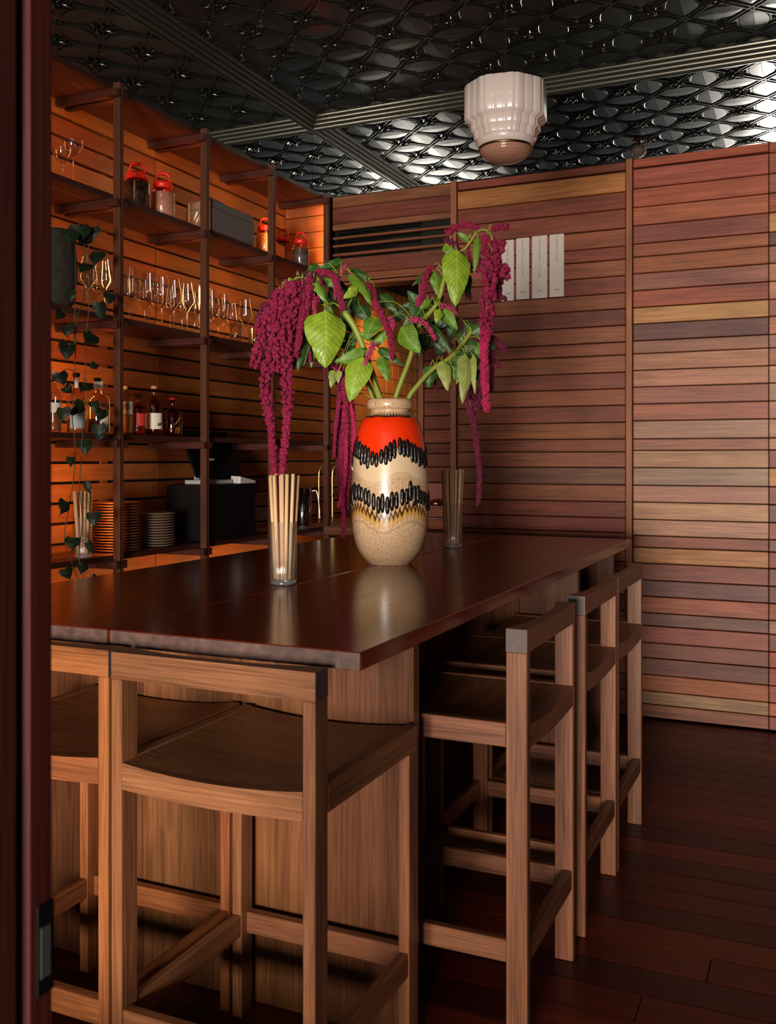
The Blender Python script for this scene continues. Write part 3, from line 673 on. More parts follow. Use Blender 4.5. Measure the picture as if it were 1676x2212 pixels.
amaranth('tall right amaranth stem arching over with a long raspberry tassel', mouth(.01),
  [([(842, 955, 0), (852, 868, -.01), (885, 775, -.01), (905, 705, 0), (944, 655, 0), (960, 600, 0), (976, 545, 0)], .0095, .0075), ([(976, 548), (1000, 540), (1012, 528), (1030, 502), (1046, 496), (1058, 505), (1062, 530), (1060, 575), (1056, 620)], .0042, .0028)],
  [(986, 540, 983, 662, 58, -.05, -.10, 'b', .2), (962, 525, 995, 560, 30, .02, 0, 'm', .3), (1032, 512, 1024, 592, 15, -.02, -.04, 'm', .1), (938, 586, 946, 640, 26, .01, 0, 'm', .4), (925, 588, 889, 618, 15, 0, -.02, 'd', .5),
   (950, 668, 941, 698, 20, -.05, -.07, 'b', .2), (958, 668, 988, 712, 26, -.03, -.05, 'm', -.3), (866, 708, 907, 762, 46, -.06, -.10, 'm', -.25), (920, 655, 868, 712, 36, .02, 0, 'd', .3), (930, 650, 906, 668, 18, -.02, -.03, 'm', .3), (896, 662, 862, 662, 18, .02, .02, 'd', .3),
   (925, 700, 978, 764, 20, -.02, -.05, 'd', .3), (905, 700, 935, 692, 20, .03, .03, 'k', .2), (1012, 520, 985, 500, 14, .02, .02, 'm', .3), (1010, 590, 1008, 650, 20, .06, .06, 'd', .3), (992, 590, 978, 620, 24, .07, .06, 'd', .2), (1066, 530, 1050, 560, 10, .05, .05, 'p', .2), (900, 690, 862, 735, 22, .04, .03, 'k', .2), (925, 670, 960, 640, 26, .05, .04, 'd', .3), (905, 660, 880, 628, 26, .05, .04, 'd', .3), (940, 690, 975, 700, 30, .05, .05, 'k', .2), (870, 690, 840, 660, 28, .06, .05, 'k', .3), (968, 610, 1000, 640, 26, .04, .03, 'd', .3), (915, 720, 905, 770, 28, .05, .05, 'k', .2)],
  [([(1062, 545), (1058, 590), (1055, 640), (1050, 690), (1047, 725)], 14, 10.5, 'p', 'm', -.02), ([(1048, 712), (1046, 760), (1046, 810), (1049, 850), (1051, 884)], 10.5, 8.5, 'd', 'p', -.02),
   ([(1064, 520), (1078, 532), (1090, 537)], 7, 12, 'p', 'm', -.02), ([(1064, 495), (1082, 490), (1098, 491)], 7, 9, 'd', 'm', 0), ([(968, 502), (985, 492), (1010, 486), (1032, 492)], 9, 6, 'd', 'm', 0), ([(966, 518), (980, 530), (995, 552), (1008, 575), (1013, 585)], 8.5, 7.5, 'd', 'd', .01),
   ([(1010, 530), (1014, 555), (1018, 580)], 6, 5, 'f', 'm', .02), ([(1050, 512), (1044, 535), (1038, 545)], 8, 8, 'd', 'm', -.02), ([(1065, 560), (1080, 575), (1090, 590), (1088, 602)], 8, 12, 'p', 'm', .0), ([(1062, 640), (1075, 640), (1092, 645)], 8, 6, 'd', 'd', .02),
   ([(1040, 560), (1036, 580), (1030, 600)], 6, 4, 'f', 'l', .02), ([(1070, 560), (1078, 600), (1072, 640)], 9, 8, 'p', 'd', .05), ([(930, 578), (918, 600), (914, 632), (908, 662)], 8, 6, 'd', 'm', -.02), ([(905, 640), (900, 655), (910, 662)], 5, 5, 'f', 'l', -.02),
   ([(888, 690), (905, 692), (924, 706), (942, 734)], 8.5, 5.5, 'f', 'l', -.08), ([(952, 660), (970, 664), (988, 680)], 7, 4, 'f', 'l', -.06), ([(810, 652), (822, 678), (838, 712), (845, 745), (848, 778)], 8, 5, 'd', 'm', -.06), ([(842, 685), (848, 700), (840, 726)], 8, 6, 'f', 'l', -.05), ([(985, 600), (1003, 610), (1012, 630), (1017, 646)], 6, 4, 'd', 'd', .06)])
amaranth('low right amaranth stem leaning outward with drooping pale leaves', mouth(.03),
  [([(850, 955, 0), (880, 866, 0), (900, 835, 0), (935, 797, .01), (975, 770, .03), (1005, 735, .05), (1018, 715, .06)], .0095, .0075)],
  [(1005, 765, 998, 872, 32, -.05, -.10, 'p', .3), (1022, 768, 1026, 852, 15, -.05, -.08, 'p', -.3), (955, 780, 967, 845, 30, 0, -.03, 'p', .2), (930, 790, 926, 838, 30, .03, .02, 'd', .1), (1010, 760, 985, 820, 36, -.01, -.03, 'd', .1), (1010, 770, 1036, 790, 26, 0, 0, 'm', .3),
   (1018, 720, 1060, 690, 24, .05, .05, 'd', .3), (1000, 700, 1035, 715, 26, .1, .1, 'k', .2), (920, 725, 918, 760, 26, .08, .08, 'k', .1), (960, 690, 925, 720, 30, .1, .1, 'k', .1), (1000, 800, 985, 830, 14, 0, 0, 'm', .2), (1055, 740, 1070, 760, 22, .08, .08, 'd', .2), (980, 700, 968, 735, 24, .1, .1, 'd', .2), (1040, 740, 1030, 790, 22, .06, .05, 'm', .3), (990, 740, 1020, 700, 30, .08, .08, 'k', .3), (960, 760, 935, 740, 28, .08, .08, 'k', .2), (1000, 745, 1050, 755, 30, .06, .06, 'd', .3), (985, 770, 960, 800, 26, .04, .03, 'd', .3), (1020, 800, 1045, 825, 22, .04, .03, 'd', .3), (975, 790, 1000, 830, 26, .02, .0, 'm', .2)],
  [([(1012, 840), (1018, 870), (1022, 895)], 11, 9, 'p', 'd', .06), ([(1018, 880), (1026, 930), (1032, 975), (1036, 1030), (1033, 1088)], 8.5, 5.5, 'd', 'd', .06), ([(1060, 728), (1078, 742), (1092, 760)], 7, 8, 'd', 'd', .08), ([(1062, 760), (1070, 775), (1078, 792)], 7, 6, 'd', 'd', .08),
   ([(1060, 770), (1063, 800), (1062, 845)], 6, 5, 'd', 'd', .08), ([(975, 745), (968, 770), (975, 815)], 5, 4, 'd', 'd', .08), ([(940, 790), (938, 815), (942, 845)], 4, 3, 'd', 'd', .1), ([(1000, 720), (1030, 730), (1058, 745)], 6, 5, 'f', 'd', .08), ([(1035, 845), (1036, 862), (1030, 880)], 8, 7, 'p', 'd', .05)])
amaranth('far left amaranth stem with heavy wine red tassels hanging to the straws', mouth(-.03),
  [([(838, 955, .02), (812, 868, .02), (770, 770, .03), (720, 680, .0), (690, 625, -.04), (650, 600, -.06), (622, 612, -.08)], .006, .004), ([(690, 625, -.04), (672, 605, -.06), (655, 612, -.08)], .003, .002)],
  [(656, 722, 642, 805, 22, -.02, -.06, 'd', .3), (662, 730, 656, 790, 20, -.01, -.04, 'd', -.3), (678, 735, 672, 795, 18, .02, 0, 'm', .2), (640, 760, 632, 800, 14, -.02, -.04, 'd', .4), (650, 690, 668, 730, 30, .04, .03, 'k', .1), (690, 600, 668, 590, 18, 0, 0, 'm', .3), (632, 660, 660, 690, 26, .06, .06, 'k', .2), (745, 770, 770, 740, 20, .05, .05, 'k', .3)],
  [([(624, 618), (598, 650), (578, 700), (560, 750), (548, 792)], 12, 8, 'p', 'm', -.08), ([(628, 615), (612, 660), (600, 720), (585, 770), (574, 815), (577, 860), (583, 905)], 13, 8.5, 'p', 'm', -.09), ([(580, 880), (586, 930), (590, 985), (591, 1045)], 9, 7.5, 'd', 'm', -.09),
   ([(636, 620), (625, 680), (618, 740), (618, 800), (622, 850), (622, 900)], 13, 9, 'p', 'm', -.10), ([(622, 880), (618, 935), (612, 990), (606, 1048)], 9.5, 8, 'd', 'm', -.10), ([(652, 610), (645, 650), (640, 700), (636, 740)], 11, 9, 'p', 'd', -.06), ([(668, 605), (664, 640), (656, 690)], 10, 8, 'd', 'm', -.07),
   ([(680, 600), (672, 625), (668, 650)], 7, 6, 'f', 'm', -.04), ([(640, 600), (660, 590), (680, 592)], 6, 6, 'f', 'd', -.04), ([(600, 640), (575, 670), (565, 700)], 12, 10, 'p', 'd', -.06), ([(690, 610), (690, 635), (682, 660)], 6, 5, 'f', 'm', -.05), ([(590, 700), (572, 740), (558, 770)], 9, 8, 'p', 'd', -.07), ([(648, 612), (652, 660), (648, 712), (640, 770)], 9, 7, 'd', 'm', -.08), ([(606, 640), (600, 700), (602, 760), (596, 800)], 10, 8, 'p', 'm', -.11), ([(660, 604), (676, 640), (680, 690)], 6, 5, 'f', 'l', -.05), ([(588, 660), (566, 690), (556, 722)], 10, 8, 'p', 'm', -.07)])
# ================================================================ GLASSES OF STRAWS
M_straw = plain('paper_straw', srgb(214, 172, 126), .6, objcol=True)
def straw_glass(base, nst, label, grp, hgt=.182, r=.0385, sl=.305):
    o = empty('straw_glass', base); tag(o, label, 'drinking glass')
    rib = lambda a, i: 1+.012*math.cos(40*a)
    mb = MB(); mb.lathe([(r*.9, .0015), (r*.97, .001), (r, .006), (r, hgt), (r-.0022, hgt), (r-.0024, .016), (.001, .014)], 160, rf=lambda a, i: (1+.014*math.cos(40*a)) if i < 4 else 1)
    mb.build('ribbed_wall', M_ribbed, o)
    mb = MB(); mb.lathe([(.001, .001), (r*.96, .0012), (r*.985, .004), (r*.95, .0135), (.001, .0135)], 80, rf=lambda a, i: 1+.01*math.cos(40*a)); mb.build('thick_base', thinglass('glass_foot', (.88, .87, .86, 1), 3.0, .1, .12) if 'glass_foot' not in bpy.data.materials else bpy.data.materials['glass_foot'], o)
    rg = random.Random(len(label))
    for k in range(nst):
        a = 2.399*k; rr = r*.80*math.sqrt((k+.5)/nst); b = Vector((rr*math.cos(a)*.92, rr*math.sin(a)*.92, .017)); tl = 1.0+.42*(rr/r)
        ln = sl*rg.uniform(.965, 1.0); dx = Vector((math.cos(a), math.sin(a), 0))*rr*.62
        t = b+dx; t.z = .017+math.sqrt(max(1e-6, ln**2-dx.length_squared))
        mb = MB(); dr = (t-b).normalized(); e = dr.orthogonal().normalized(); e2 = dr.cross(e); vs = []
        for p, q in ((b, .0055), (t, .0055), (t, .0046), (b, .0046)):
            vs += [p-b+(e*math.cos(j*.6283)+e2*math.sin(j*.6283))*q for j in range(10)]
        mb.add(vs, [(i*10+j, i*10+(j+1) % 10, ((i+1) % 4)*10+(j+1) % 10, ((i+1) % 4)*10+j) for i in range(4) for j in range(10)])
        s = mb.build('paper_straw', M_straw, None, vary(srgb(216, 172, 126), .1)); s.location = Vector(base)+b
        tag(s, grp[0], 'straw', grp[1])
def on(u, v, z): return at_Z(u, v, z)
straw_glass(on(612, 1262, TZ), 20, 'ribbed glass of straws on the table nearest the camera', ('tan paper straw in the near ribbed glass on the table', 'straws in the near glass'))
straw_glass(on(977, 1182, TZ), 18, 'ribbed glass of straws beside the vase at the far end of the table', ('tan paper straw in the far ribbed glass right of the vase', 'straws in the far glass'))
gs = at_X(180, 1200, -2.045*U); gs.z = LV[4]*U
straw_glass(gs, 16, 'glass of straws on the lowest shelf beside the stacked plates', ('tan paper straw in the glass on the lowest shelf', 'straws in the shelf glass'), hgt=.165, r=.034, sl=.26)
# ================================================================ SHELF THINGS
def onshelf(u, X, li, dx=0):
    p = at_X(u, HY, X*U); p.z = LV[li]*U+.0005; return p
def lathe_obj(name, prof, mat, parent, n=28, color=None, loc=None, rf=None):
    mb = MB(); mb.lathe(prof, n, rf=rf); return mb.build(name, mat, parent, color, loc=loc)
# wine glasses
hs = lambda *a: [(r*U, z*U) for r, z in a]
wine = hs((.0005, .0012), (.0265, .0005), (.027, .0015), (.012, .0035), (.003, .007), (.0021, .03), (.0022, .068), (.0040, .0735), (.0165, .088), (.0275, .104), (.0292, .112), (.0275, .124), (.0185, .178))
def mk_lathe(prof, mat, n): mb = MB(); mb.lathe(prof, n); return mb.mesh(mat)
wm = mk_lathe(wine, M_glass, 28)
rowf = [190, 226, 283.3, 321.8, 349.5, 375.4, 404, 430, 456, 483.7, 529.4]; rowb = [205, 278, 312.8, 338.8, 366.9, 393.3, 420.5, 445, 471, 500]
ORD = 'first second third fourth fifth sixth seventh eighth ninth tenth eleventh twelfth thirteenth fourteenth fifteenth sixteenth seventeenth eighteenth'.split()
for k, u in enumerate(rowf):
    o = link('wine_glass', wm); o.location = onshelf(u, -2.055, 2); tag(o, 'stemmed wine glass, %s from the plant pot in the front row' % ORD[k], 'wine glass', 'front row of wine glasses')
for k, u in enumerate(rowb):
    o = link('wine_glass', wm); o.location = onshelf(u, -2.145, 2); tag(o, 'stemmed wine glass, %s from the plant pot in the back row' % ORD[k], 'wine glass', 'back row of wine glasses')
cm = mk_lathe(hs((.0005, .001), (.0255, .0005), (.026, .0015), (.004, .005), (.0021, .02), (.0021, .082), (.006, .0865), (.020, .096), (.0285, .112), (.0295, .132)), M_glass, 28)
for u, lab in ((135, 'left coupe glass high on the shelf beside the door jamb'), (158, 'right coupe glass high on the shelf left of the first post')):
    o = link('coupe_glass', cm); o.location = onshelf(u, -2.13 if u < 140 else -2.05, 1); tag(o, lab, 'coupe glass', 'coupe glasses on the upper shelf')
tm_ = mk_lathe(hs((.0005, .004), (.020, .001), (.0215, .003), (.0225, .068), (.0213, .068), (.0195, .008), (.0005, .008)), M_glass2, 24)
for k, (u, X) in enumerate(((509, -2.03), (548, -2.13), (551, -2.025), (572, -2.13), (571, -2.03))):
    o = link('tumbler', tm_); o.location = onshelf(u, X, 2); tag(o, 'small clear tumbler, %s from the left beside the last wine glass' % ORD[k], 'tumbler', 'tumblers beside the wine glasses')
# storage jars with red handled lids
M_red = plain('red_plastic', srgb(226, 40, 22), .35); 
def jar(u, X, h, r, label, fill):
    o = empty('storage_jar', onshelf(u, X, 1)); tag(o, label, 'jar', 'storage jars with red lids'); h *= U; r *= U; b = h*.66
    lathe_obj('glass_body', [(.001, .001), (r*.92, .001), (r, .006), (r, b*.80), (r*.93, b*.90), (r*.72, b*.98), (r*.70, b*1.03)], M_glass2, o)
    if fill: lathe_obj('contents', [(.001, .004), (r*.88, .004), (r*.95, .008), (r*.95, b*fill[1]), (.001, b*fill[1]+.002)], fill[0], o)
    mb = MB(); mb.lathe([(r*.70, b*.97), (r*.80, b*.975), (r*.80, b*1.12), (r*.74, b*1.18), (r*.30, b*1.22), (.001, b*1.22)], 28); l = mb.build('lid', M_red, o)
    mb = MB(); pts = [(0, -r*.66, b*1.12), (0, -r*.56, b*1.38), (0, -r*.34, b*1.50), (0, 0, b*1.515), (0, r*.34, b*1.50), (0, r*.56, b*1.38), (0, r*.66, b*1.12)]
    P = spline(pts, 4); vs = []; 
    for p in P: vs += [(-r*.16, p.y, p.z), (r*.16, p.y, p.z), (r*.16, p.y*.82, (p.z-b*1.12)*.80+b*1.12), (-r*.16, p.y*.82, (p.z-b*1.12)*.80+b*1.12)]
    mb.add(vs, [(i*4+j, i*4+(j+1) % 4, i*4+4+(j+1) % 4, i*4+4+j) for i in range(len(P)-1) for j in range(4)])
    mb.build('handle', M_red, l); o.rotation_euler = (0, 0, -.85); return o
M_pick = plain('pickled_roots', srgb(104, 78, 34), .4, noise=.9, nscale=70, bump=.6); M_dark = plain('dark_pickle', srgb(52, 38, 20), .4, noise=.9, nscale=50, bump=.6); M_pale = plain('pale_pickle', srgb(196, 132, 104), .35, noise=.2, nscale=20); M_umber = plain('amber_pickle', srgb(150, 92, 34), .4, noise=.6, nscale=60, bump=.5)
jar(296, -2.075, .160, .0435, 'red lidded jar of dark pickles, leftmost on the upper shelf', (M_dark, .86))
jar(352, -2.065, .160, .0415, 'red lidded jar with pale pink contents beside the first jar', (M_pale, .82))
jar(573, -2.06, .152, .038, 'red lidded jar of brown pickles right of the metal case', (M_umber, .84))
jar(612, -2.09, .152, .038, 'red lidded jar half hidden behind the third shelf post', None)
jar(649, -2.045, .150, .036, 'red lidded clear jar at the far right corner of the upper shelf', (plain('grey_pickle', srgb(96, 84, 78), .25, noise=.5, nscale=60), .72))
# toolbox
M_case = plain('grey_enamel', srgb(112, 102, 98), .45, .3, noise=.08, nscale=40)
tbx = empty('metal_toolbox', Vector((-2.062, 3.05, LV[1]))*U); tag(tbx, 'grey metal cantilever toolbox on the upper shelf', 'toolbox')
z0 = LV[1]+.0005
hbox('tray_body', -2.124, -2.002, 2.914, 3.190, z0, z0+.082, M_case, tbx, None, .003); hbox('lid', -2.122, -2.004, 2.916, 3.188, z0+.0828, z0+.112, M_case, tbx, None, .004)
for x in (-2.11, -2.016): hbox('corner_strap', x-.004, x+.004, 2.911, 2.914, z0+.002, z0+.110, M_steel, tbx, None, .001)
for k in range(3):
    a = hbox('hinge_arm', -2.084+k*.016-.002, -2.084+k*.016+.002, 2.908, 2.911, z0+.016, z0+.076, M_steel, tbx, None, .001); a.rotation_euler = (0, .5, 0)
mb = MB(); mb.tube([Vector(p)*U for p in spline([(-2.06, 2.94, z0+.112), (-2.06, 2.945, z0+.132), (-2.06, 2.97, z0+.137), (-2.06, 3.05, z0+.137), (-2.06, 3.075, z0+.132), (-2.06, 3.08, z0+.112)], 4)], .005, 8)
h = mb.build('handle', M_steel, tbx); h.location = -tbx.location
# bottles
def bottle(u, h, r, label, gcol, liq, cap, lab, neck=.30, X=-2.04, sh_=.66, kan=None):
    o = empty('liquor_bottle', onshelf(u, X, 3)); tag(o, label, 'bottle', 'liquor bottles on the shelf'); h *= U; r *= U; nr = r*neck
    key = 'bottle_glass_%d_%d_%d' % tuple(int(c*99) for c in gcol[:3]); gm = bpy.data.materials.get(key) or thinglass(key, gcol, 2.0, .03)
    lathe_obj('glass_body', [(.001, .002), (r*.94, .001), (r, .006), (r, h*sh_*.93), (r*.9, h*sh_), (r*.62, h*(sh_+.06)), (nr, h*(sh_+.11)), (nr, h*.93), (nr*1.15, h*.935), (nr*1.15, h*.955)], gm, o, 32)
    if liq: lathe_obj('liquid', [(.001, .006), (r*.88, .006), (r*.93, .012), (r*.93, h*sh_*liq[1]), (.001, h*sh_*liq[1])], liq[0], o, 28)
    lathe_obj('cap', [(nr*1.25, h*.94), (nr*1.3, h*.945), (nr*1.3, h*.998), (nr*1.1, h), (.001, h)], cap, o, 20)
    for (m_, a, b, f0, f1) in lab:          # label wrapped on the glass
        mb = MB(); n = 22; ca = math.atan2(-o.location.y, -o.location.x); vs = []; R = r*1.008
        for k in range(n+1):
            t = ca+f0+(f1-f0)*k/n; vs += [(R*math.cos(t), R*math.sin(t), h*a), (R*math.cos(t), R*math.sin(t), h*b)]
        mb.add(vs, [(2*k, 2*k+2, 2*k+3, 2*k+1) for k in range(n)]); mb.build('paper_label', m_, o)
    return o
Lq = lambda n, c: bpy.data.materials.get(n) or plain(n, c, .12, coat=.5)
M_lw = plain('cream_label', srgb(226, 212, 190), .6); M_lr = plain('red_label', srgb(196, 52, 30), .55); M_lo = plain('orange_label', srgb(210, 128, 70), .6); M_ly = plain('lime_label', srgb(186, 184, 50), .6); M_lg = plain('grey_label', srgb(170, 170, 168), .6); M_green = plain('plum_green', srgb(72, 80, 26), .5); M_cork = plain('cork', srgb(176, 132, 92), .8, noise=.1); M_redcap = plain('red_foil', srgb(150, 20, 26), .35, .3); M_gold = plain('gold_print', srgb(232, 150, 60), .4, .4)
CL = (.90, .86, .80, 1); AM = (.8, .42, .2, 1)
bottle(117, .178, .0205, 'clear bottle with pale label, leftmost, touching the door jamb', CL, (Lq('water_spirit', srgb(150, 90, 50)), .5), M_cork, [(M_lw, .32, .48, -1.2, 1.2)])
bottle(165, .180, .0275, 'clear bottle with arched grey label behind the trailing vine', CL, (Lq('rose_spirit', srgb(176, 96, 56)), .35), M_blackm, [(M_lg, .08, .38, -.7, 1.0), (M_ly, .46, .54, .1, 1.0), (M_lw, .74, .9, -.2, .2)])
bottle(212, .172, .0350, 'clear square shouldered bottle with purple spirit and cream label', CL, (Lq('plum_spirit', srgb(92, 20, 40)), .40), M_blackm, [(M_lw, .10, .42, .15, 1.2), (M_lo, .43, .53, .15, 1.2), (M_lw, .80, .92, -.4, .4)], neck=.27)
b4 = bottle(268, .155, .0290, 'bottle of yellow spirit with a brushed black character on white label', CL, (Lq('yellow_spirit', srgb(214, 160, 40)), .58), M_lw, [(M_lw, .42, .68, -.9, 1.2)], sh_=.80)
bottle(298, .135, .0260, 'short amber bottle with a red label and black cap', AM, (Lq('amber_spirit', srgb(120, 48, 20)), .8), M_blackm, [(M_lr, .22, .52, -1.3, 1.2), (M_lg, .08, .2, -1.3, -.2)])
b6 = bottle(333, .166, .0275, 'dark bottle with white label showing two green plums', AM, (Lq('wine_spirit', srgb(58, 16, 14)), .97), M_cork, [(M_lw, .13, .45, -1.3, 1.1)])
b7 = bottle(373, .133, .0330, 'round shouldered dark bottle with red cap and gold firework print', AM, (Lq('dark_spirit', srgb(40, 16, 8)), .85), M_redcap, [], neck=.33, sh_=.62)
def lp(o, R, t, z): ca = math.atan2(-o.location.y, -o.location.x); return Vector((R*math.cos(ca+t), R*math.sin(ca+t), z))
mb = MB()
for t, z, q in ((.55, .050, .008), (.80, .052, .009)): mb.lathe([(q*math.sin(math.pi*i/8)*1, -q*math.cos(math.pi*i/8)) for i in range(9)], 14, c=lp(b6, .0275*U*.88, t, z))
mb.build('plum_print', M_green, b6)
mb = MB(); rg = random.Random(4)
for k in range(26):
    a = rg.uniform(0, 1); t0, z0_ = -.35+a*1.2, .02+a*.062; mb.tube([lp(b7, .0332*U, t0, z0_), lp(b7, .0332*U, t0+rg.uniform(-.12, .12), z0_+rg.uniform(.002, .014))], .0006, 4)
for t in (.35, .55, .75): mb.tube([lp(b7, .0332*U, t-.06, .012), lp(b7, .0332*U, t, .035), lp(b7, .0332*U, t+.10, .044)], .0010, 5)
mb.build('firework_print', M_gold, b7)
def text_mesh(s, size):
    c = bpy.data.curves.new('lettering', 'FONT'); c.body = s; c.size = size; c.align_x = 'CENTER'; c.align_y = 'CENTER'; c.resolution_u = 2
    o = bpy.data.objects.new('lettering', c); COL.objects.link(o); dg = bpy.context.evaluated_depsgraph_get(); me = bpy.data.meshes.new_from_object(o.evaluated_get(dg)); bpy.data.objects.remove(o, do_unlink=True); me.materials.clear(); me.materials.append(M_ink); return me
k = link('lettering', text_mesh('季', .036), b4); ca = math.atan2(-b4.location.y, -b4.location.x)+.32; k.location = (.0292*U*1.012*math.cos(ca)+.0009, .0292*U*1.012*math.sin(ca), .155*U*.55); k.rotation_euler = (math.pi/2, 0, ca+math.pi/2)
# plates
M_pl = plain('stoneware', srgb(150, 92, 52), .45, objcol=True, noise=.15, nscale=30)
def platemesh(r): return mk_lathe([(.001, .003), (r*.55, .001), (r*.60, .0), (r*.72, .003), (r*.97, .0085), (r, .0105), (r*.985, .0122), (r*.95, .0115), (r*.68, .006), (.001, .0055)], M_pl, 40)
for u, X, r, n, pit, c, lab, grp in ((251, -2.09, .079, 18, .0089*U, srgb(150, 92, 50), 'brown dinner plate in the taller shelf stack', 'tall plate stack'), (340, -2.075, .060, 13, .0089*U, srgb(128, 104, 84), 'grey brown side plate in the shorter shelf stack', 'short plate stack')):
    pm = platemesh(r*U); b = onshelf(u, X, 4)
    for k in range(n):
        o = link('plate', pm, None, vary(c, .12)); o.location = b+Vector((random.uniform(-.002, .002), random.uniform(-.002, .002), k*pit)); tag(o, '%s, %s from the bottom' % (lab, ORD[k]), 'plate', grp)
# drawer cabinet, till screen, card reader
cb = empty('drawer_cabinet', Vector((-2.09, 3.04, LV[4]))*U); tag(cb, 'black drawer cabinet on the lowest shelf under the till screen', 'cabinet'); z4 = LV[4]+.0005
hbox('carcass', -2.187, -2.004, 2.885, 3.200, z4, z4+.204, M_blackm, cb, None, .003)
for a, b in ((.152, .198), (.104, .148), (.006, .100)):
    d = hbox('drawer', -2.004, -1.9995, 2.892, 3.193, z4+a, z4+b, M_blackm, cb, None, .0015)
    if a > .05:
        mb = MB(); mb.lathe([(.007, 0), (.007, .004), (.004, .006)], 12, cap1=True); q = mb.build('knob', M_black, d); q.rotation_euler = (0, math.pi/2, 0); q.location = (.003, 0, 0)
till = empty('till_screen', Vector((-2.08, 3.03, z4+.205))*U); tag(till, 'tilted black till touchscreen on a pale stand above the cabinet', 'till')
zt = z4+.205
hbox('stand_base', -2.14, -2.03, 2.93, 3.08, zt, zt+.016, M_lg, till, None, .004)
s_ = hbox('stand_neck', -2.115, -2.095, 2.97, 3.04, zt+.012, zt+.10, M_lg, till, None, .003); s_.rotation_euler = (0, .35, 0)
s_ = hbox('screen', -2.106, -2.094, 2.895, 3.195, zt+.016, zt+.206, M_black, till, None, .008); s_.rotation_euler = (0, -.42, 0)
rd = empty('card_reader', Vector((-2.03, 3.15, zt))*U); tag(rd, 'white card reader lying in front of the till screen', 'card reader')
mb = MB(); mb.add([Vector(p)*U for p in ((-2.045, 3.09, 0), (-2.002, 3.09, 0), (-2.002, 3.20, 0), (-2.045, 3.20, 0), (-2.045, 3.09, .030), (-2.002, 3.09, .028), (-2.002, 3.20, .010), (-2.045, 3.20, .010))], [(3, 2, 1, 0), (4, 5, 6, 7), (0, 1, 5, 4), (1, 2, 6, 5), (2, 3, 7, 6), (3, 0, 4, 7)])
q = mb.build('reader_body', M_white, rd, None, False); q.location = -rd.location+Vector((0, 0, zt*U)); bv = q.modifiers.new('bevel', 'BEVEL'); bv.width = .004; bv.segments = 2
mb = MB(); mb.add([Vector(p)*U for p in ((-2.042, 3.10, .0287), (-2.005, 3.10, .0270), (-2.005, 3.185, .0134), (-2.042, 3.185, .0134))], [(0, 1, 2, 3)]); q = mb.build('reader_screen', M_black, rd, None, False); q.location = -rd.location+Vector((0, 0, zt*U+.0012))
# steel pitcher and brass taps on the bench
z5 = LV[4]*U+.0005
def mug(u, X, r, h, label, name):
    p = at_X(u, HY, X*U); p.z = z5; o = empty(name, p); tag(o, label, 'pitcher')
    lathe_obj('cup', [(.001, .001), (r*.96, .001), (r, .005), (r, h), (r*.96, h), (r*.95, .006), (.001, .006)], M_steel, o, 36)
    mb = MB(); e = Vector((C_, S_, 0)); mb.tube(spline([e*r+Vector((0, 0, h*.92)), e*(r+.035)+Vector((0, 0, h*.9)), e*(r+.05)+Vector((0, 0, h*.5)), e*(r+.055)+Vector((0, 0, h*.12))], 6), .0035, 8); mb.build('handle', M_steel, o)
mug(654, -2.15, .051, .225, 'tall polished steel pitcher on the bench beside the taps', 'steel_pitcher')
for u, X, lab in ((689, -2.165, 'left brass gooseneck tap behind the steel pitcher'), (718, -2.165, 'right brass gooseneck tap partly behind the hanging tassels')):
    p = at_X(u, HY, X*U); p.z = z5; o = empty('brass_tap', p); tag(o, lab, 'tap', 'brass taps at the bench')
    mb = MB(); mb.tube(spline([(0, 0, .0), (0, 0, .15), (0, 0, .30), (.012, 0, .345), (.045, 0, .372), (.09, 0, .376), (.13, 0, .372), (.145, 0, .35), (.148, 0, .33)], 6), .0105, 12); mb.build('spout', M_brass, o)
    lathe_obj('base_ring', [(.016, 0), (.017, .004), (.016, .012), (.009, .014)], M_brass, o, 20)
    mb = MB(); mb.tube([(0, 0, .165), (-.02, -.055, .168)], .004, 8); mb.lathe([(.011, .158), (.012, .162), (.012, .172), (.011, .176)], 16); mb.build('lever', M_steel, o)
# copper containers on the back bench
for k, lab in enumerate(('lower copper tray of the pair on the back bench', 'upper copper tray of the pair on the back bench')):
    x0, x1 = xb(936)+.004, xb(985); zz0 = .7045+k*.050
    o = empty('copper_tray', Vector(((x0+x1)/2, YB-.05, zz0))*U); tag(o, lab, 'tray', 'copper trays on the back bench')
    hbox('tray', x0+.003, x1-.003, YB-.078, YB-.022, zz0, zz0+.044, M_copper, o, None, .004); hbox('rim', x0, x1, YB-.081, YB-.019, zz0+.044, zz0+.0485, M_steel, o, None, .001)
mb = MB(); p = Vector((xb(952), YB-.05, .8045))*U; ld = empty('copper_pot', p); tag(ld, 'small rounded copper pot on top of the copper trays', 'pot'); mb.lathe([(.001, 0), (.035, 0), (.04, .006), (.036, .022), (.02, .034), (.001, .037)], 24); mb.build('pot_body', M_copper, ld)
mb = MB(); mb.tube(spline([(-.036, 0, .02), (-.07, -.01, .016), (-.085, -.015, -.03), (-.087, -.015, -.075)], 5), .006, 8); mb.build('handle', M_black, ld)
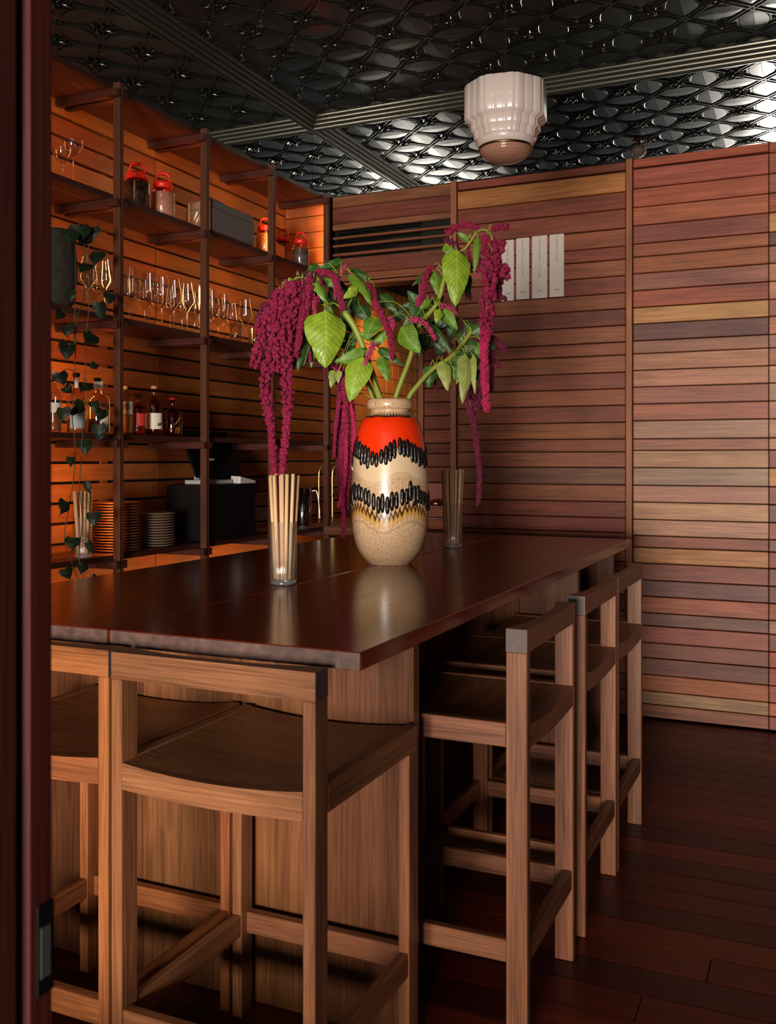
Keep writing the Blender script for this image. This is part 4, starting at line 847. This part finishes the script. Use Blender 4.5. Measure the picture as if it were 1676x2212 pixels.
# ================================================================ MENU STRIPS
txt = ['CHICKEN MEATBALLS', 'GRILLED RICE CAKES', 'POTATO MOCHI, SALAD', 'TOMATO SALAD']
labm = ['leftmost white paper menu strip on the wall, partly behind the flowers', 'second white paper menu strip from the flowers', 'third white paper menu strip from the flowers', 'rightmost white paper menu strip on the slat wall']
for k, (ua, ub, va, vb) in enumerate(((1083, 1110, 520, 649), (1115, 1143, 515.5, 645.5), (1149, 1182, 511, 643), (1187, 1218, 507.5, 640))):
    a = at_Y(ua, va, (YB-.003)*U); b = at_Y(ub, vb, (YB-.003)*U); o = empty('menu_strip', Vector(((a.x+b.x)/2, (YB-.0028)*U, b.z))); tag(o, labm[k], 'menu', 'paper menu strips')
    box('paper', a.x, b.x, (YB-.0034)*U, (YB-.0028)*U, b.z, a.z, M_paper, o, None, 0)
    hgt = a.z-b.z; top = a.z-.045*hgt*(1 if k else 1); stp = hgt*.0352; z_ = top
    for ch in txt[k]:
        if ch != ' ':
            me = text_mesh(ch, .0135); t = link('lettering', me, o); t.location = Vector((a.x+(b.x-a.x)*.5, (YB-.0036)*U, z_))-o.location; t.rotation_euler = (math.pi/2, 0, 0)
        z_ -= stp*(.75 if ch in " ,'" else 1)
    for s, dz_ in (('24.00', .115), ('~', .062)):
        t = link('lettering', text_mesh(s, .013), o); t.location = Vector((a.x+(b.x-a.x)*.5, (YB-.0036)*U, b.z+dz_*hgt))-o.location; t.rotation_euler = (math.pi/2, 0, 0)
# ================================================================ PENDANT
M_opal = plain('opal_glass', srgb(198, 180, 171), .2, coat=.5); M_holo = plain('prismatic_glass', srgb(150, 106, 88), .16, spec=.8)
dp = 2.61*U; pp = at_depth(1092, 190, dp); pend = empty('pendant_light', Vector((pp.x, pp.y, 1.797*U))); tag(pend, 'stepped white opal glass pendant light with ribbed clear bowl', 'pendant light')
def octa(a): 
    b = (a+.25) % (math.pi/4)-math.pi/8; return .955/math.cos(b) if .955/math.cos(b) < 1.0 else 1.0
def shade(a, i): 
    gk = (a+.25) % (math.pi/4)/(math.pi/4)*3; e = abs(gk-round(gk)); return octa(a)*(1-.045*math.exp(-(e/.055)**2))
z0p = 1.797
def pz_(*a): return [(r*U, (z-z0p)*U) for r, z in a]
mb = MB(); mb.lathe(pz_((.098, 2.000), (.108, 2.001), (.1115, 1.998), (.1115, 1.911), (.108, 1.905), (.095, 1.899), (.0945, 1.882), (.092, 1.877), (.0865, 1.873), (.086, 1.861), (.0835, 1.857), (.078, 1.853)), 192, rf=shade); mb.build('opal_shade', M_opal, pend)
mb = MB(); mb.lathe(pz_((.079, 1.856), (.079, 1.849), (.074, 1.842), (.070, 1.838)), 64); mb.build('opal_collar', M_opal, pend)
mb = MB(); mb.lathe(pz_((.098, 2.000), (.05, 2.008), (.030, 2.010)), 48); mb.build('opal_top', M_opal, pend)
mb = MB(); mb.lathe(pz_((.0705, 1.839), (.0725, 1.837), (.0725, 1.833), (.0695, 1.832)), 64); mb.build('brass_ring', plain('aged_brass', (.22, .15, .07, 1), .35, 1.0), pend)
dome = []
for i in range(25):
    t = i/24*math.pi/2; dome.append(((.069*math.cos(t)+.0002)*(1+.018*math.cos(i*2.1)), 1.834-.0375*math.sin(t)))
mb = MB(); mb.lathe(pz_(*dome), 128, rf=lambda a, i: 1+(.012*math.cos(64*a) if i < 10 else .004*math.cos(64*a))); mb.build('ribbed_bowl', M_holo, pend)
mb = MB(); mb.lathe(pz_((.052, 2.006), (.050, 2.012), (.034, 2.022), (.008, 2.026), (.0016, 2.030), (.0016, 2.508)), 32); mb.build('cord_and_gallery', plain('red_brown_bakelite', srgb(70, 26, 16), .35), pend)
fx = empty('ceiling_spotlight', Vector((-.807, 2.93, 2.478))*U); tag(fx, 'small white ceiling fitting seen reflected in the mirror above the back wall', 'ceiling light')
lathe_obj('ceiling_plate', [(.001, .068), (.046, .066), (.048, .056), (.03, .050), (.012, .048), (.012, .02), (.02, .012)], plain('brown_rose', srgb(84, 56, 40), .5), fx, 28)
lathe_obj('glass_shade', [(.02, .014), (.044, .012), (.046, -.03), (.036, -.034), (.034, -.046), (.018, -.048), (.016, -.056), (.001, -.058)], M_opal, fx, 28)
# ================================================================ TRAILING PLANT
M_pot = plain('rough_grey_pot', srgb(38, 33, 24), .85, noise=.5, nscale=28, bump=.8)
pt = at_X(120, HY, -2.055*U); pt.z = LV[2]*U+.0005; po = empty('plant_pot', pt); tag(po, 'rough dark grey round plant pot on the glass shelf by the door jamb', 'plant pot')
r = .060*U; lathe_obj('pot', [(.001, .001), (r*.72, .001), (r*.86, .02), (r, .10), (r*1.02, .17), (r*.95, .245), (r*.80, .29), (r*.78, .305), (r*.70, .305), (r*.7, .27), (.001, .27)], M_pot, po, 36)
lathe_obj('soil', [(.001, .275), (r*.71, .274)], M_void, po, 24)
XV = -1.962*U
vn = empty('trailing_vine', pt+Vector((0, 0, .28))); tag(vn, 'trailing philodendron vine hanging from the pot down past four shelves', 'plant')
mb = MB()
def vx(u, v, k=0.0): return at_X(u, v, XV+k)
paths = [[(165, 492), (182, 530), (183, 590), (180, 650), (166, 690), (163, 760), (160, 830), (156, 900), (162, 960), (160, 1020), (150, 1090), (139, 1160), (150, 1200), (172, 1262)],
         [(170, 488), (190, 520), (192, 600), (191, 680), (184, 740), (184, 800), (180, 860), (179, 920), (176, 985), (172, 1050), (178, 1130), (170, 1200), (183, 1255)], [(160, 500), (163, 560), (163, 640), (161, 720), (163, 770)]]
VP = []
for i, pth in enumerate(paths):
    P = [pt+Vector((.03, 0, .285))]+[vx(u, v, .012*math.sin(v*.02+i)) for u, v in pth]; P = spline(P, 5); VP += P; mb.tube([p-vn.location for p in P], .0019, 6)
vl = [(172, 488, 174, 532, 42), (196, 492, 200, 530, 36), (158, 500, 144, 536, 28), (178, 515, 205, 520, 34), (212, 545, 203, 583, 30), (190, 570, 168, 598, 26), (150, 632, 158, 658, 26), (238, 634, 233, 664, 26), (214, 655, 222, 701, 28), (134, 672, 116, 696, 22), (145, 703, 147, 736, 26), (202, 722, 176, 752, 36), (140, 738, 120, 755, 16), (146, 745, 144, 788, 30), (198, 786, 212, 800, 15), (128, 806, 140, 838, 32), (140, 836, 158, 852, 22), (190, 830, 170, 852, 30), (160, 880, 188, 886, 38), (203, 868, 208, 898, 20), (136, 882, 138, 918, 32), (220, 884, 212, 916, 30), (212, 918, 218, 962, 30), (182, 953, 188, 990, 30), (153, 988, 152, 1015, 18), (186, 1042, 198, 1072, 16), (142, 1084, 126, 1118, 28), (202, 1108, 205, 1144, 30), (158, 1162, 154, 1196, 30), (190, 1172, 202, 1202, 16), (142, 1228, 152, 1256, 28), (180, 1218, 172, 1246, 24), (200, 1244, 214, 1256, 12)]
M_vl = plain('philodendron_leaf', srgb(30, 46, 26), .5, spec=.25, objcol=True, noise=.25, nscale=25)
for k, (bx, by, tx, ty, w_) in enumerate(vl):
    kx = .012*math.sin(by*.02)+random.uniform(.0, .02); b, t = vx(bx, by, kx), vx(tx, ty, kx+random.uniform(-.005, .015)); dd = b.length*.0+ (b-CAMP).length/F
    put_leaf('leaf', vn, vary(srgb(24, 34, 18), .3), M_vl, b, t, w_*dd*1.05, sag=.12, twist=random.uniform(-.5, .5), kind='heart', fold=.14, n=12, m=3)
    q = min(VP, key=lambda p: (p-b).length+(0 if p.z > b.z-.01 else .03)); mb.tube([x-vn.location for x in spline([q, (q+b)/2+Vector((0, 0, .012)), b], 3)], .0011, 5)
mb.build('vine_stems', plain('vine_stem', srgb(58, 62, 34), .5), vn)
# ================================================================ PASSAGE LAMP
lam = empty('passage_downlight', Vector((-2.05, 4.72, 1.935))*U); tag(lam, 'warm ceiling downlight inside the passage beyond the opening', 'downlight')
lathe_obj('trim_ring', [(.02, .004), (.045, .004), (.047, -.004), (.04, -.006), (.03, .002)], M_black, lam, 24)
l = bpy.data.lights.new('passage_lamp', 'SPOT'); l.energy = 42; l.color = (1, .55, .24); l.spot_size = 2.0; l.spot_blend = .8; l.shadow_soft_size = .04
lo = bpy.data.objects.new('passage_lamp', l); COL.objects.link(lo); lo.location = Vector((-2.05, 4.72, 1.92))*U
